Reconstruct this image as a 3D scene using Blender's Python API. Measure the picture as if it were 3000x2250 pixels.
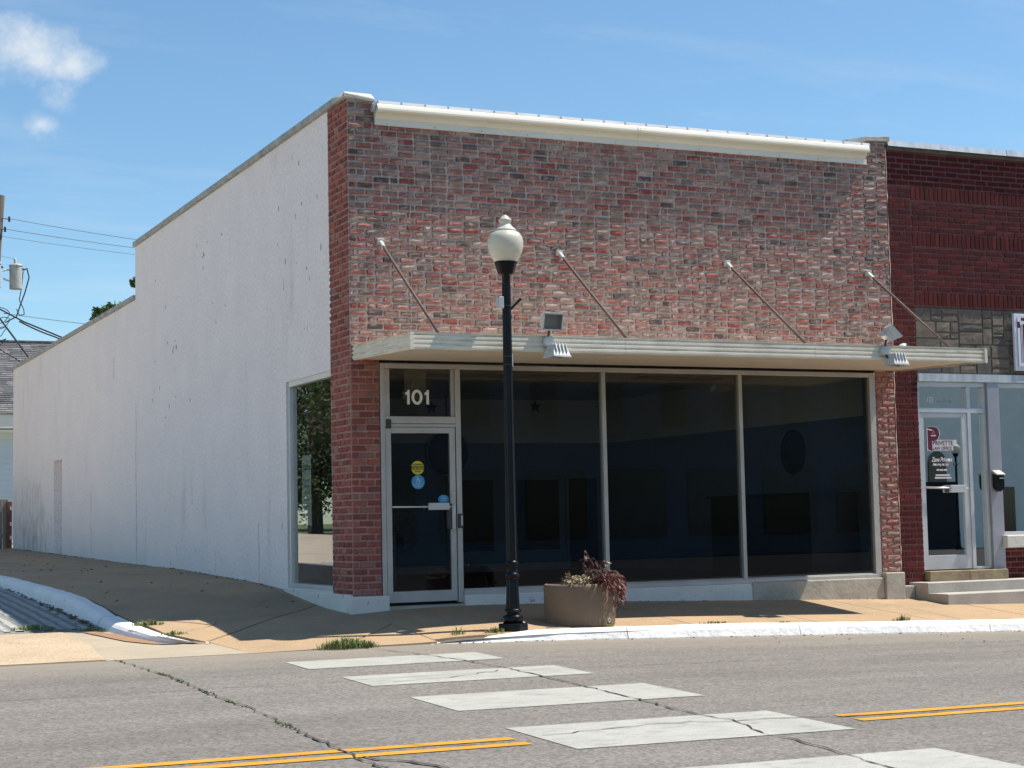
import bpy, math, random
from mathutils import Vector, Matrix, noise
random.seed(7)
sc = bpy.context.scene
for o in list(bpy.data.objects): bpy.data.objects.remove(o)

# ------------------------------------------------------------------ camera
CAM = Vector((-6.6836, -19.1644, 0.9554))
cd = bpy.data.cameras.new('camera'); cam = bpy.data.objects.new('camera', cd); sc.collection.objects.link(cam)
YAW, PITCH, ROLL = math.radians(24.615), math.radians(4.5498), math.radians(-1.1857)
fw = Vector((math.sin(YAW)*math.cos(PITCH), math.cos(YAW)*math.cos(PITCH), math.sin(PITCH)))
rt0 = Vector((math.cos(YAW), -math.sin(YAW), 0)); up0 = rt0.cross(fw)
rt = rt0*math.cos(ROLL) + up0*math.sin(ROLL); up = up0*math.cos(ROLL) - rt0*math.sin(ROLL)
cam.matrix_world = Matrix(((rt.x, up.x, -fw.x, CAM.x), (rt.y, up.y, -fw.y, CAM.y), (rt.z, up.z, -fw.z, CAM.z), (0, 0, 0, 1)))
cd.sensor_width = 36; cd.lens = 36*5041.4/3000; cd.clip_end = 6000; cd.clip_start = .05
sc.camera = cam
sc.render.resolution_x, sc.render.resolution_y = 1024, 768

# ------------------------------------------------------------------ sky, sun, exposure
SUN = Vector((.555, -.13, 1)).normalized()          # direction towards the sun
EL = math.asin(SUN.z); ROT = math.atan2(SUN.x, SUN.y)
w = bpy.data.worlds.new('World'); sc.world = w; w.use_nodes = True
wn, wl = w.node_tree.nodes, w.node_tree.links; wn.clear()
def N(nodes, t, **k):
    n = nodes.new(t)
    for a, b in k.items(): setattr(n, a, b)
    return n
def math_node(nodes, links, op, a, b=None, c=None, clamp=False):
    n = nodes.new('ShaderNodeMath'); n.operation = op; n.use_clamp = clamp
    for i, v in enumerate((a, b, c)):
        if v is None: continue
        if isinstance(v, (int, float)): n.inputs[i].default_value = v
        else: links.new(v, n.inputs[i])
    return n.outputs[0]
sky = N(wn, 'ShaderNodeTexSky', sky_type='NISHITA', sun_disc=False, sun_elevation=EL, sun_rotation=ROT,
        altitude=300, air_density=1.0, dust_density=0.15, ozone_density=2.2)
tc = N(wn, 'ShaderNodeTexCoord')
# thin high cloud: noise on a flat layer far overhead
sep = N(wn, 'ShaderNodeSeparateXYZ'); wl.new(tc.outputs['Generated'], sep.inputs[0])
zc = math_node(wn, wl, 'ADD', math_node(wn, wl, 'MAXIMUM', sep.outputs[2], 0.0), 0.12)
px = math_node(wn, wl, 'DIVIDE', sep.outputs[0], zc); py = math_node(wn, wl, 'DIVIDE', sep.outputs[1], zc)
cmb = N(wn, 'ShaderNodeCombineXYZ'); wl.new(px, cmb.inputs[0]); wl.new(py, cmb.inputs[1])
mp = N(wn, 'ShaderNodeMapping'); wl.new(cmb.outputs[0], mp.inputs[0])
mp.inputs['Rotation'].default_value = (0, 0, .5); mp.inputs['Scale'].default_value = (.9, 2.6, 1)
n1 = N(wn, 'ShaderNodeTexNoise'); n1.inputs['Scale'].default_value = 1.6; n1.inputs['Detail'].default_value = 9; n1.inputs['Roughness'].default_value = .62
wl.new(mp.outputs[0], n1.inputs['Vector'])
mr = N(wn, 'ShaderNodeMapRange'); mr.inputs['From Min'].default_value = .5; mr.inputs['From Max'].default_value = .85; mr.inputs['To Max'].default_value = .22
wl.new(n1.outputs['Fac'], mr.inputs['Value'])
wisp = mr.outputs[0]
# a few small fair-weather cumulus clouds
n2 = N(wn, 'ShaderNodeTexNoise'); n2.inputs['Scale'].default_value = 30; n2.inputs['Detail'].default_value = 10; n2.inputs['Roughness'].default_value = .6
wl.new(tc.outputs['Generated'], n2.inputs['Vector'])
CLOUDS = [((0.1407, 0.9541, 0.2644), 0.045, 1.9), ((0.1534, 0.9537, 0.2588), 0.034, 2.0), ((0.1706, 0.9513, 0.2569), 0.024, 1.5), ((0.1687, 0.9563, 0.2387), 0.018, 1.0), ((0.1575, 0.9615, 0.2251), 0.02, 2.0), ((-0.6, 0.7, 0.33), 0.08, 1.8), ((0.82, -0.45, 0.3), 0.08, 1.8), ((-0.75, -0.5, 0.3), 0.08, 1.8)]
puff = None
for c, R, sy in (CLOUDS):
    v = N(wn, 'ShaderNodeVectorMath', operation='SUBTRACT'); wl.new(tc.outputs['Generated'], v.inputs[0]); v.inputs[1].default_value = c
    s = N(wn, 'ShaderNodeVectorMath', operation='MULTIPLY'); wl.new(v.outputs[0], s.inputs[0]); s.inputs[1].default_value = (1, 1, sy)
    l = N(wn, 'ShaderNodeVectorMath', operation='LENGTH'); wl.new(s.outputs[0], l.inputs[0])
    e = math_node(wn, wl, 'SUBTRACT', 1.0, math_node(wn, wl, 'DIVIDE', l.outputs['Value'], R))
    puff = e if puff is None else math_node(wn, wl, 'MAXIMUM', puff, e)
pm = math_node(wn, wl, 'ADD', math_node(wn, wl, 'MULTIPLY', n2.outputs['Fac'], 3.0), puff)
pr_ = N(wn, 'ShaderNodeMapRange', interpolation_type='SMOOTHSTEP'); pr_.inputs['From Min'].default_value = 1.6; pr_.inputs['From Max'].default_value = 3.0; pr_.inputs['To Max'].default_value = .8
wl.new(pm, pr_.inputs['Value'])
pok = math_node(wn, wl, 'MULTIPLY', pr_.outputs[0], math_node(wn, wl, 'GREATER_THAN', puff, 0.0))
cf = math_node(wn, wl, 'MAXIMUM', wisp, pr_.outputs[0] if False else pok)
mixc = N(wn, 'ShaderNodeMix', data_type='RGBA'); wl.new(cf, mixc.inputs['Factor'])
tn = N(wn, 'ShaderNodeMix', data_type='RGBA', blend_type='MULTIPLY'); tn.inputs['Factor'].default_value = 1; wl.new(sky.outputs[0], tn.inputs['A']); tn.inputs['B'].default_value = (.80, .97, 1.0, 1)
wl.new(tn.outputs['Result'], mixc.inputs['A']); mixc.inputs['B'].default_value = (5.6, 5.9, 6.1, 1)
bg = N(wn, 'ShaderNodeBackground'); bg.inputs['Strength'].default_value = 0.10
wl.new(mixc.outputs['Result'], bg.inputs[0])
wo = N(wn, 'ShaderNodeOutputWorld'); wl.new(bg.outputs[0], wo.inputs[0])
sd = bpy.data.lights.new('sun', 'SUN'); sd.energy = 4.75; sd.angle = math.radians(.53); sd.color = (1, .945, .86)
so = bpy.data.objects.new('sun', sd); sc.collection.objects.link(so)
so.rotation_euler = SUN.to_track_quat('Z', 'Y').to_euler(); so.location = (20, -10, 40)
sc.view_settings.view_transform = 'Standard'; sc.view_settings.look = 'None'
sc.view_settings.exposure = 0.6; sc.view_settings.gamma = 1; sc.view_settings.use_curve_mapping = False
sc.cycles.max_bounces = 8; sc.cycles.transparent_max_bounces = 16; sc.cycles.caustics_reflective = False; sc.cycles.caustics_refractive = False
sc.cycles.use_denoising = True

# ------------------------------------------------------------------ materials
MATS = {}
def mat(name, col, col2=None, scale=8, rough=.8, bump=0, bscale=None, metallic=0, stretch=(1, 1, 1), attr=False, spec=.5, lo=.35, hi=.65,
        col3=None, scale3=1.2, lo3=.5, hi3=.7, stretch3=(1, 1, 1), fine=0, fscale=60, coat=0):
    m = bpy.data.materials.new(name); m.use_nodes = True; MATS[name] = m
    nd, ln = m.node_tree.nodes, m.node_tree.links
    b = nd['Principled BSDF']; b.inputs['Roughness'].default_value = rough; b.inputs['Metallic'].default_value = metallic
    b.inputs['Specular IOR Level'].default_value = spec; b.inputs['Coat Weight'].default_value = coat
    geo = N(nd, 'ShaderNodeNewGeometry')
    def tex(sc_, st, det=8, rg=.6):
        mpn = N(nd, 'ShaderNodeMapping'); mpn.inputs['Scale'].default_value = st; ln.new(geo.outputs['Position'], mpn.inputs[0])
        t = N(nd, 'ShaderNodeTexNoise'); t.inputs['Scale'].default_value = sc_; t.inputs['Detail'].default_value = det; t.inputs['Roughness'].default_value = rg
        ln.new(mpn.outputs[0], t.inputs['Vector']); return t.outputs['Fac']
    def rng(v, a, c, to=1.0):
        r = N(nd, 'ShaderNodeMapRange'); r.inputs['From Min'].default_value = a; r.inputs['From Max'].default_value = c; r.inputs['To Max'].default_value = to
        ln.new(v, r.inputs['Value']); return r.outputs[0]
    def mix(f, a, c, bt='MIX'):
        x = N(nd, 'ShaderNodeMix', data_type='RGBA', blend_type=bt)
        for s, v in (('Factor', f), ('A', a), ('B', c)):
            if isinstance(v, (int, float)): x.inputs[s].default_value = v
            elif isinstance(v, tuple): x.inputs[s].default_value = (*v, 1)
            else: ln.new(v, x.inputs[s])
        return x.outputs['Result']
    c = tuple(col)
    if attr:
        at = N(nd, 'ShaderNodeAttribute', attribute_name='tint'); c = at.outputs['Color']
    if col2 is not None: c = mix(rng(tex(scale, stretch), lo, hi), c, tuple(col2))
    if col3 is not None: c = mix(rng(tex(scale3, stretch3), lo3, hi3), c, tuple(col3))
    if fine:
        f = rng(tex(fscale, (1, 1, 1), 3, .5), .3, .7)
        c = mix(f, mix(1.0, c, (1-fine,)*3, 'MULTIPLY'), mix(1.0, c, (1+fine,)*3, 'MULTIPLY'))
    if isinstance(c, tuple): b.inputs['Base Color'].default_value = (*c, 1)
    else: ln.new(c, b.inputs['Base Color'])
    if bump:
        bn = N(nd, 'ShaderNodeBump'); bn.inputs['Strength'].default_value = 1; bn.inputs['Distance'].default_value = bump
        ln.new(tex(bscale or scale*4, (1, 1, 1), 6), bn.inputs['Height']); ln.new(bn.outputs[0], b.inputs['Normal'])
    m['h'] = 1
    return m
def glass(name, tint=(.9, .93, .92), k=1.9, base=0.0, rough=0.0):
    m = bpy.data.materials.new(name); m.use_nodes = True; MATS[name] = m
    nd, ln = m.node_tree.nodes, m.node_tree.links; nd.clear()
    fr = N(nd, 'ShaderNodeFresnel'); fr.inputs['IOR'].default_value = 1.5
    f = math_node(nd, ln, 'ADD', math_node(nd, ln, 'MULTIPLY', fr.outputs[0], k), base, clamp=True)
    tr = N(nd, 'ShaderNodeBsdfTransparent'); tr.inputs[0].default_value = (*tint, 1)
    gl = N(nd, 'ShaderNodeBsdfGlossy'); gl.inputs['Roughness'].default_value = rough; gl.inputs['Color'].default_value = (.97, .98, 1, 1)
    mx = N(nd, 'ShaderNodeMixShader'); ln.new(f, mx.inputs[0]); ln.new(tr.outputs[0], mx.inputs[1]); ln.new(gl.outputs[0], mx.inputs[2])
    o = N(nd, 'ShaderNodeOutputMaterial'); ln.new(mx.outputs[0], o.inputs[0]); return m

mat('stucco', (.90, .815, .795), (.85, .77, .75), 1.4, .9, .010, 30, col3=(.60, .54, .48), scale3=.9, lo3=.60, hi3=.9, stretch3=(1.6, 1.6, .4), fine=.09, fscale=22)
mat('stucco_stain', (.30, .31, .30), (.62, .61, .60), 9, .95, .01, 30, lo=.3, hi=.7)
mat('peel', (.22, .19, .17), (.34, .32, .30), 20, .95)
mat('brick', (.3, .2, .18), (.43, .34, .305), 8, .92, .006, 60, attr=True, lo=.48, hi=.76, col3=(.13, .10, .092), scale3=1.5, lo3=.56, hi3=.86, stretch3=(1.2, 1.2, .8), fine=.16, fscale=60)
mat('pier_brick', (.24, .08, .06), (.36, .2, .17), 12, .92, .005, 45, attr=True, lo=.58, hi=.9, fine=.14, fscale=60)
mat('dark_brick', (.1, .02, .02), (.13, .045, .04), 14, .9, .003, 50, spec=.25, attr=True, lo=.64, hi=.95, fine=.15, fscale=70)
mat('mortar', (.58, .485, .43), (.42, .34, .305), 3.5, .95, .012, 40, lo=.3, hi=.7, col3=(.22, .18, .165), scale3=1.5, lo3=.55, hi3=.85, fine=.2)
mat('pier_mortar', (.46, .30, .25), (.30, .17, .145), 5, .95, .01, 40, lo=.3, hi=.7, fine=.2)
mat('dark_mortar', (.20, .10, .092), (.145, .072, .066), 7, .95, .004, 50, fine=.1)
mat('stone', (.2, .17, .14), (.09, .08, .07), 6, .9, .006, 30, attr=True, lo=.4, hi=.8, fine=.15, fscale=50)
mat('stone_bed', (.20, .175, .14), (.15, .13, .11), 6, .95)
mat('coping', (.46, .46, .43), (.30, .30, .285), 5, .9, .006, 30, fine=.12)
mat('cap_concrete', (.55, .53, .48), (.36, .35, .33), 4, .9, .01, 18, fine=.1)
mat('gutter', (.66, .63, .54), (.61, .58, .49), 1.2, .45)
mat('flash', (.72, .73, .70), (.66, .67, .64), 1.5, .5)
mat('roof_metal', (.75, .75, .72), (.62, .62, .6), 3, .4)
mat('fascia', (.82, .755, .62), (.68, .62, .50), 3.5, .55, col3=(.27, .255, .20), scale3=6, lo3=.54, hi3=.76, stretch3=(.35, .35, 5), fine=.06)
mat('soffit', (.70, .63, .53), (.62, .56, .47), 1.4, .8, fine=.05)
mat('rust_rod', (.085, .05, .04), (.13, .09, .075), 20, .7)
mat('aluminium', (.55, .53, .49), (.46, .44, .41), 3, .42, metallic=.35, fine=.04)
mat('aluminium_bright', (.68, .69, .69), (.58, .59, .6), 3, .35, metallic=.5)
mat('dark_metal', (.035, .035, .037), (.05, .05, .05), 5, .5)
mat('white_paint', (.78, .74, .68), (.68, .645, .59), 2, .75, .005, 20, col3=(.25, .24, .22), scale3=9, lo3=.63, hi3=.72, fine=.05)
mat('beige_stone', (.47, .44, .37), (.36, .335, .28), 3.5, .85, .006, 15, col3=(.24, .22, .18), scale3=5, lo3=.64, hi3=.80, stretch3=(2, 2, 1), fine=.08)
mat('step_concrete', (.45, .42, .37), (.36, .33, .29), 3, .9, .003, 40, fine=.1)
mat('old_step', (.33, .26, .15), (.22, .17, .11), 6, .92, .006, 25, col3=(.10, .08, .06), scale3=4, lo3=.58, hi3=.75)
mat('concrete_walk', (.42, .285, .16), (.36, .25, .148), 1.6, .93, .004, 70, col3=(.25, .19, .125), scale3=.9, lo3=.5, hi3=.85, fine=.26, fscale=75)
mat('walk_joint', (.10, .085, .065), (.15, .13, .1), 8, .95)
mat('apron', (.48, .37, .24), (.39, .30, .195), 1.2, .93, .004, 60, fine=.34, fscale=50)
mat('apron_plain', (.40, .335, .24), (.35, .29, .21), 1.5, .93, .003, 60, fine=.12, fscale=80)
mat('rust_dirt', (.33, .19, .10), (.25, .15, .09), 6, .95, .004, 60, fine=.2)
mat('street_base', (.58, .50, .39), (.50, .43, .34), 2, .92, .005, 40, col3=(.36, .31, .235), scale3=.8, lo3=.5, hi3=.75, stretch3=(2, .5, 1), fine=.2, fscale=25)
mat('groove', (.24, .235, .215), (.19, .185, .17), 6, .95, .006, 40)
mat('street_ridge', (.40, .39, .355), (.29, .285, .26), 5, .92, .006, 40, fine=.16)
mat('curb_paint', (.88, .865, .83), (.80, .785, .75), 2.2, .8, .012, 14, col3=(.33, .31, .28), scale3=8, lo3=.66, hi3=.74, fine=.06)
mat('stripe_paint', (.39, .385, .34), (.32, .315, .28), 2.5, .8, .002, 120, col3=(.19, .175, .16), scale3=9, lo3=.56, hi3=.74, stretch3=(.5, 1.8, 1), fine=.16, fscale=90)
mat('yellow_paint', (.56, .27, .015), (.47, .225, .014), 3, .8, .002, 120, col3=(.26, .2, .12), scale3=14, lo3=.64, hi3=.76, fine=.10, fscale=140)
mat('crack', (.028, .026, .023), (.06, .055, .045), 20, .98)
mat('seam', (.10, .097, .09), (.15, .145, .14), 20, .95)
mat('earth', (.30, .25, .17), (.22, .2, .12), .5, .97)
mat('lawn', (.10, .15, .045), (.15, .17, .06), 3, .95, fine=.3, fscale=30)
mat('bounce_ground', (.50, .44, .35), (.43, .38, .30), 2, .95, fine=.2, fscale=20)
mat('black_paint', (.004, .0045, .007), (.006, .007, .010), 6, .32, spec=.2)
mat('planter', (.215, .15, .098), (.18, .125, .085), 2.2, .88, .003, 40, col3=(.17, .12, .09), scale3=3, lo3=.58, hi3=.8, stretch3=(2, 2, .6), fine=.08)
mat('soil', (.09, .065, .045), (.14, .105, .07), 30, .98, .01, 40)
mat('purple_leaf', (.10, .022, .028), (.20, .06, .06), 30, .75, attr=True, lo=.45, hi=.8)
mat('dry_leaf', (.42, .34, .2), (.52, .45, .29), 30, .85, attr=True, lo=.45, hi=.8)
mat('grass_blade', (.11, .17, .04), (.24, .26, .09), 12, .8, attr=False)
mat('leaf_green', (.05, .10, .025), (.09, .15, .04), 1.4, .7)
mat('leaf_dark', (.035, .065, .02), (.075, .11, .03), 1.4, .7)
mat('bark', (.14, .11, .085), (.08, .065, .05), 8, .95, .02, 14, stretch=(2, 2, .3))
mat('pole_wood', (.20, .175, .15), (.10, .085, .07), 7, .95, .012, 18, stretch=(3, 3, .15))
mat('transformer', (.42, .43, .42), (.26, .25, .24), 5, .6, lo=.45, hi=.75)
mat('porcelain', (.5, .5, .48), None, rough=.35)
mat('cable', (.025, .025, .027), None, rough=.7)
mat('thin_wire', (.10, .13, .17), None, rough=.6)
mat('shingle', (.16, .16, .165), (.10, .10, .105), 6, .95, attr=True, lo=.3, hi=.8, fine=.25, fscale=40)
mat('roof_under', (.06, .06, .06), None)
mat('siding', (.62, .70, .76), (.57, .65, .71), 1, .6)
mat('house_trim', (.78, .77, .72), (.7, .69, .65), 2, .6)
mat('fence_wood', (.25, .225, .195), (.16, .14, .12), 5, .95, stretch=(6, 6, .4), fine=.1)
mat('rust_post', (.20, .075, .055), (.12, .05, .04), 8, .9)
mat('galvanised', (.66, .66, .63), (.54, .54, .52), 6, .5, metallic=.3)
mat('white_plastic', (.78, .78, .77), None, rough=.35)
mat('grey_plastic', (.45, .46, .46), None, rough=.5)
mat('in_pale', (.80, .76, .66), (.74, .70, .60), 1, .8)
mat('in_blue', (.19, .23, .31), (.22, .26, .34), 1.2, .7)
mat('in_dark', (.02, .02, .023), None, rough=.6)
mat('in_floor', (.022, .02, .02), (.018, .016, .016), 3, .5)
mat('in_ceiling', (.62, .53, .40), (.55, .47, .36), 2, .9)
mat('kraft', (.42, .31, .17), (.36, .26, .14), 5, .9)
mat('paper', (.72, .76, .74), None, rough=.8)
mat('decal_white', (.80, .80, .78), None, rough=.5)
mat('decal_pink', (.66, .60, .64), None, rough=.5)
mat('decal_yellow', (.66, .55, .03), None, rough=.45)
mat('decal_blue', (.06, .31, .58), None, rough=.45)
mat('decal_light', (.40, .62, .78), None, rough=.45)
mat('decal_black', (.015, .015, .015), None, rough=.5)
mat('maroon', (.115, .008, .028), None, rough=.4)
mat('sign_white', (.74, .76, .82), (.68, .70, .77), 4, .4)
mat('band_metal', (.60, .64, .66), (.42, .45, .47), 3.5, .4, metallic=.3, stretch=(2, 1, .5))
mat('panel_metal', (.40, .40, .44), (.34, .34, .37), 2, .42, metallic=.4)
mat('cream_sill', (.66, .64, .56), (.58, .56, .49), 4, .85, .006, 20, fine=.06)
mat('brown_board', (.16, .13, .095), (.10, .085, .065), 5, .9)
mat('opp_brick', (.20, .21, .23), (.16, .17, .19), 3, .9, fine=.2, fscale=12)
mat('lot_asphalt', (.03, .03, .03), (.035, .035, .035), 1, .95, spec=.1)
mat('opp_pale', (.80, .80, .70), (.72, .72, .63), 1.5, .85)
mat('opp_glass', (.01, .012, .014), None, rough=.08)
mat('debris', (.11, .065, .035), (.2, .13, .07), 40, .95)
def damp_patch():
    m = MATS['stucco']; nd, ln = m.node_tree.nodes, m.node_tree.links; b = nd['Principled BSDF']; src = b.inputs['Base Color'].links[0].from_socket
    geo = [n for n in nd if n.type == 'NEW_GEOMETRY'][0]; sx = N(nd, 'ShaderNodeSeparateXYZ'); ln.new(geo.outputs['Position'], sx.inputs[0])
    mpn = N(nd, 'ShaderNodeMapping'); mpn.inputs['Scale'].default_value = (1, 1.3, .8); ln.new(geo.outputs['Position'], mpn.inputs[0])
    t = N(nd, 'ShaderNodeTexNoise'); t.inputs['Scale'].default_value = 2.2; t.inputs['Detail'].default_value = 9; t.inputs['Roughness'].default_value = .7; ln.new(mpn.outputs[0], t.inputs['Vector'])
    dy = math_node(nd, ln, 'DIVIDE', math_node(nd, ln, 'ABSOLUTE', math_node(nd, ln, 'SUBTRACT', sx.outputs[1], 23.2)), 3.4)
    dz = math_node(nd, ln, 'DIVIDE', math_node(nd, ln, 'ABSOLUTE', math_node(nd, ln, 'SUBTRACT', sx.outputs[2], .7)), 2.1)
    d2 = math_node(nd, ln, 'ADD', math_node(nd, ln, 'MULTIPLY', dy, dy), math_node(nd, ln, 'MULTIPLY', dz, dz))
    f = math_node(nd, ln, 'SUBTRACT', t.outputs['Fac'], math_node(nd, ln, 'MULTIPLY', d2, .30))
    r = N(nd, 'ShaderNodeMapRange'); r.inputs['From Min'].default_value = .33; r.inputs['From Max'].default_value = .62; r.inputs['To Max'].default_value = .6; ln.new(f, r.inputs['Value'])
    x = N(nd, 'ShaderNodeMix', data_type='RGBA'); ln.new(r.outputs[0], x.inputs['Factor']); ln.new(src, x.inputs['A']); x.inputs['B'].default_value = (.27, .275, .26, 1)
    ln.new(x.outputs['Result'], b.inputs['Base Color'])
damp_patch()
glass('window_glass', (.64, .70, .74), 1.7)
glass('side_glass', (.80, .86, .83), 1.9)
glass('film_glass', (.22, .28, .28), 1.2, .60)
def asphalt():
    m = mat('asphalt', (.168, .150, .128), (.138, .124, .107), .35, .93, .005, 110, col3=(.205, .185, .162), scale3=.9, lo3=.42, hi3=.72, stretch3=(.2, 1.3, 1), fine=.0)
    nd, ln = m.node_tree.nodes, m.node_tree.links; b = nd['Principled BSDF']
    src = b.inputs['Base Color'].links[0].from_socket
    geo = [n for n in nd if n.type == 'NEW_GEOMETRY'][0]
    def mixn(f, a, c, bt='MIX'):
        x = N(nd, 'ShaderNodeMix', data_type='RGBA', blend_type=bt)
        for s, v in (('Factor', f), ('A', a), ('B', c)):
            if isinstance(v, (int, float)): x.inputs[s].default_value = v
            elif isinstance(v, tuple): x.inputs[s].default_value = (*v, 1)
            else: ln.new(v, x.inputs[s])
        return x.outputs['Result']
    # aggregate: pale and dark chips
    v = N(nd, 'ShaderNodeTexVoronoi', feature='F1'); v.inputs['Scale'].default_value = 48; ln.new(geo.outputs['Position'], v.inputs['Vector'])
    sp = N(nd, 'ShaderNodeSeparateColor'); ln.new(v.outputs['Color'], sp.inputs[0])
    r = N(nd, 'ShaderNodeMapRange'); r.inputs['To Min'].default_value = .66; r.inputs['To Max'].default_value = 1.34; ln.new(sp.outputs[0], r.inputs['Value'])
    cc = N(nd, 'ShaderNodeCombineColor')
    for i in range(3): ln.new(r.outputs[0], cc.inputs[i])
    c = mixn(1.0, src, cc.outputs[0], 'MULTIPLY')
    # pale dust washed against the kerb
    sx = N(nd, 'ShaderNodeSeparateXYZ'); ln.new(geo.outputs['Position'], sx.inputs[0])
    nz = N(nd, 'ShaderNodeTexNoise'); nz.inputs['Scale'].default_value = 1.1; nz.inputs['Detail'].default_value = 6; ln.new(geo.outputs['Position'], nz.inputs['Vector'])
    yy = math_node(nd, ln, 'ADD', sx.outputs[1], math_node(nd, ln, 'MULTIPLY', nz.outputs['Fac'], 1.0))
    rr = N(nd, 'ShaderNodeMapRange'); rr.inputs['From Min'].default_value = -3.6; rr.inputs['From Max'].default_value = -1.9; rr.inputs['To Max'].default_value = .75; ln.new(yy, rr.inputs['Value'])
    c = mixn(rr.outputs[0], c, (.27, .232, .182))
    ln.new(c, b.inputs['Base Color'])
asphalt()

# ------------------------------------------------------------------ mesh helpers
COL = sc.collection
class MB:
    def __init__(s): s.v = []; s.f = []; s.c = []; s.cur = (1, 1, 1)
    def add(s, vs, fs):
        n = len(s.v); s.v += [tuple(p) for p in vs]; s.f += [tuple(i+n for i in f) for f in fs]; s.c += [s.cur]*len(fs); return s
    def box(s, x0, x1, y0, y1, z0, z1, skip=''):
        vs = [(x0, y0, z0), (x1, y0, z0), (x1, y1, z0), (x0, y1, z0), (x0, y0, z1), (x1, y0, z1), (x1, y1, z1), (x0, y1, z1)]
        fs = {'b': (0, 3, 2, 1), 't': (4, 5, 6, 7), 'f': (0, 1, 5, 4), 'k': (2, 3, 7, 6), 'l': (3, 0, 4, 7), 'r': (1, 2, 6, 5)}
        return s.add(vs, [f for k, f in fs.items() if k not in skip])
    def quad(s, *p): return s.add(p, [tuple(range(len(p)))])
    def prism(s, poly, axis, a0, a1):
        """poly in the two other axes; extruded along axis"""
        def P(u, v, a): return {'x': (a, u, v), 'y': (u, a, v), 'z': (u, v, a)}[axis]
        n = len(poly); vs = [P(u, v, a0) for u, v in poly] + [P(u, v, a1) for u, v in poly]
        fs = [tuple(range(n))[::-1], tuple(range(n, 2*n))] + [(i, (i+1) % n, n+(i+1) % n, n+i) for i in range(n)]
        return s.add(vs, fs)
    def tube(s, pts, r, k=8, cap=True):
        pts = [Vector(p) for p in pts]; rs = r if isinstance(r, (list, tuple)) else [r]*len(pts)
        vs, fs = [], []; ref = None
        for i, p in enumerate(pts):
            t = (pts[min(i+1, len(pts)-1)] - pts[max(i-1, 0)]).normalized()
            if ref is None: ref = Vector((0, 0, 1)) if abs(t.z) < .9 else Vector((1, 0, 0))
            u = t.cross(ref).normalized(); ref = u.cross(t).normalized()
            for j in range(k):
                a = 2*math.pi*j/k; vs.append(p + (u*math.cos(a) + ref*math.sin(a))*rs[i])
        for i in range(len(pts)-1):
            for j in range(k): fs.append((i*k+j, i*k+(j+1) % k, (i+1)*k+(j+1) % k, (i+1)*k+j))
        if cap: fs += [tuple(range(k))[::-1], tuple(range((len(pts)-1)*k, len(pts)*k))]
        return s.add(vs, fs)
    def lathe(s, prof, c, k=28, cap=True):
        vs = [(c[0]+r*math.cos(2*math.pi*j/k), c[1]+r*math.sin(2*math.pi*j/k), c[2]+z) for r, z in prof for j in range(k)]
        fs = [(i*k+j, i*k+(j+1) % k, (i+1)*k+(j+1) % k, (i+1)*k+j) for i in range(len(prof)-1) for j in range(k)]
        if cap: fs += [tuple(range(k))[::-1], tuple(range((len(prof)-1)*k, len(prof)*k))]
        return s.add(vs, fs)
    def disc(s, c, r, axis='y', k=32, r2=None):
        def P(a, rr):
            u, v = rr*math.cos(a), rr*math.sin(a)
            return {'x': (c[0], c[1]+u, c[2]+v), 'y': (c[0]+u, c[1], c[2]+v), 'z': (c[0]+u, c[1]+v, c[2])}[axis]
        A = [2*math.pi*j/k for j in range(k)]
        if r2 is None: return s.add([P(a, r) for a in A], [tuple(range(k))])
        return s.add([P(a, r) for a in A] + [P(a, r2) for a in A], [(j, (j+1) % k, k+(j+1) % k, k+j) for j in range(k)])
    def build(s, name, m, parent=None, smooth=False, bevel=0, mesh_only=False):
        me = bpy.data.meshes.new(name); me.from_pydata(s.v, [], s.f); me.update()
        if any(c != (1, 1, 1) for c in s.c):
            a = me.attributes.new('tint', 'FLOAT_COLOR', 'FACE')
            a.data.foreach_set('color', [x for c in s.c for x in (*c, 1)])
        me.materials.append(MATS[m] if isinstance(m, str) else m)
        if smooth: me.polygons.foreach_set('use_smooth', [True]*len(me.polygons))
        if mesh_only: return me
        return place(name, me, parent, bevel)
def place(name, me, parent=None, bevel=0):
    o = bpy.data.objects.new(name, me); COL.objects.link(o)
    if parent is not None: attach(o, parent)
    if bevel:
        b = o.modifiers.new('b', 'BEVEL'); b.width = bevel; b.segments = 2; b.limit_method = 'ANGLE'; b.angle_limit = math.radians(50)
    return o
ROOTLOC = {}
def attach(o, parent):
    o.parent = parent
    L = ROOTLOC.get(parent.name)
    if L is not None: o.matrix_parent_inverse = Matrix.Translation(-Vector(L))
def tag(o, label=None, cat=None, group=None, kind=None):
    for k, v in (('label', label), ('category', cat), ('group', group), ('kind', kind)):
        if v: o[k] = v
    return o
def thing(name, loc, label, cat, group=None):
    e = bpy.data.objects.new(name, None); e.location = loc; COL.objects.link(e); ROOTLOC[e.name] = loc
    e.empty_display_size = .2
    return tag(e, label, cat, group)
def text_mesh(body, size, m, align='LEFT', offset=0.0, sx=1.0):
    cu = bpy.data.curves.new('t', 'FONT'); cu.body = body; cu.size = size; cu.align_x = align; cu.offset = offset; cu.resolution_u = 4
    o = bpy.data.objects.new('t', cu); COL.objects.link(o)
    me = bpy.data.meshes.new_from_object(o.evaluated_get(bpy.context.evaluated_depsgraph_get()))
    bpy.data.objects.remove(o); bpy.data.curves.remove(cu)
    for v in me.vertices: v.co.x *= sx
    me.materials.clear(); me.materials.append(MATS[m]); return me
def text_on_front(name, body, x, y, z, size, m, parent, align='LEFT', offset=0.0, sx=1.0, shear=0):
    """flat lettering on a plane facing -y, baseline at z"""
    me = text_mesh(body, size, m, align, offset, sx)
    for v in me.vertices: v.co = Vector((x + v.co.x + shear*v.co.y, y, z + v.co.y))
    return place(name, me, parent)
rnd = random.Random(11)
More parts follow.
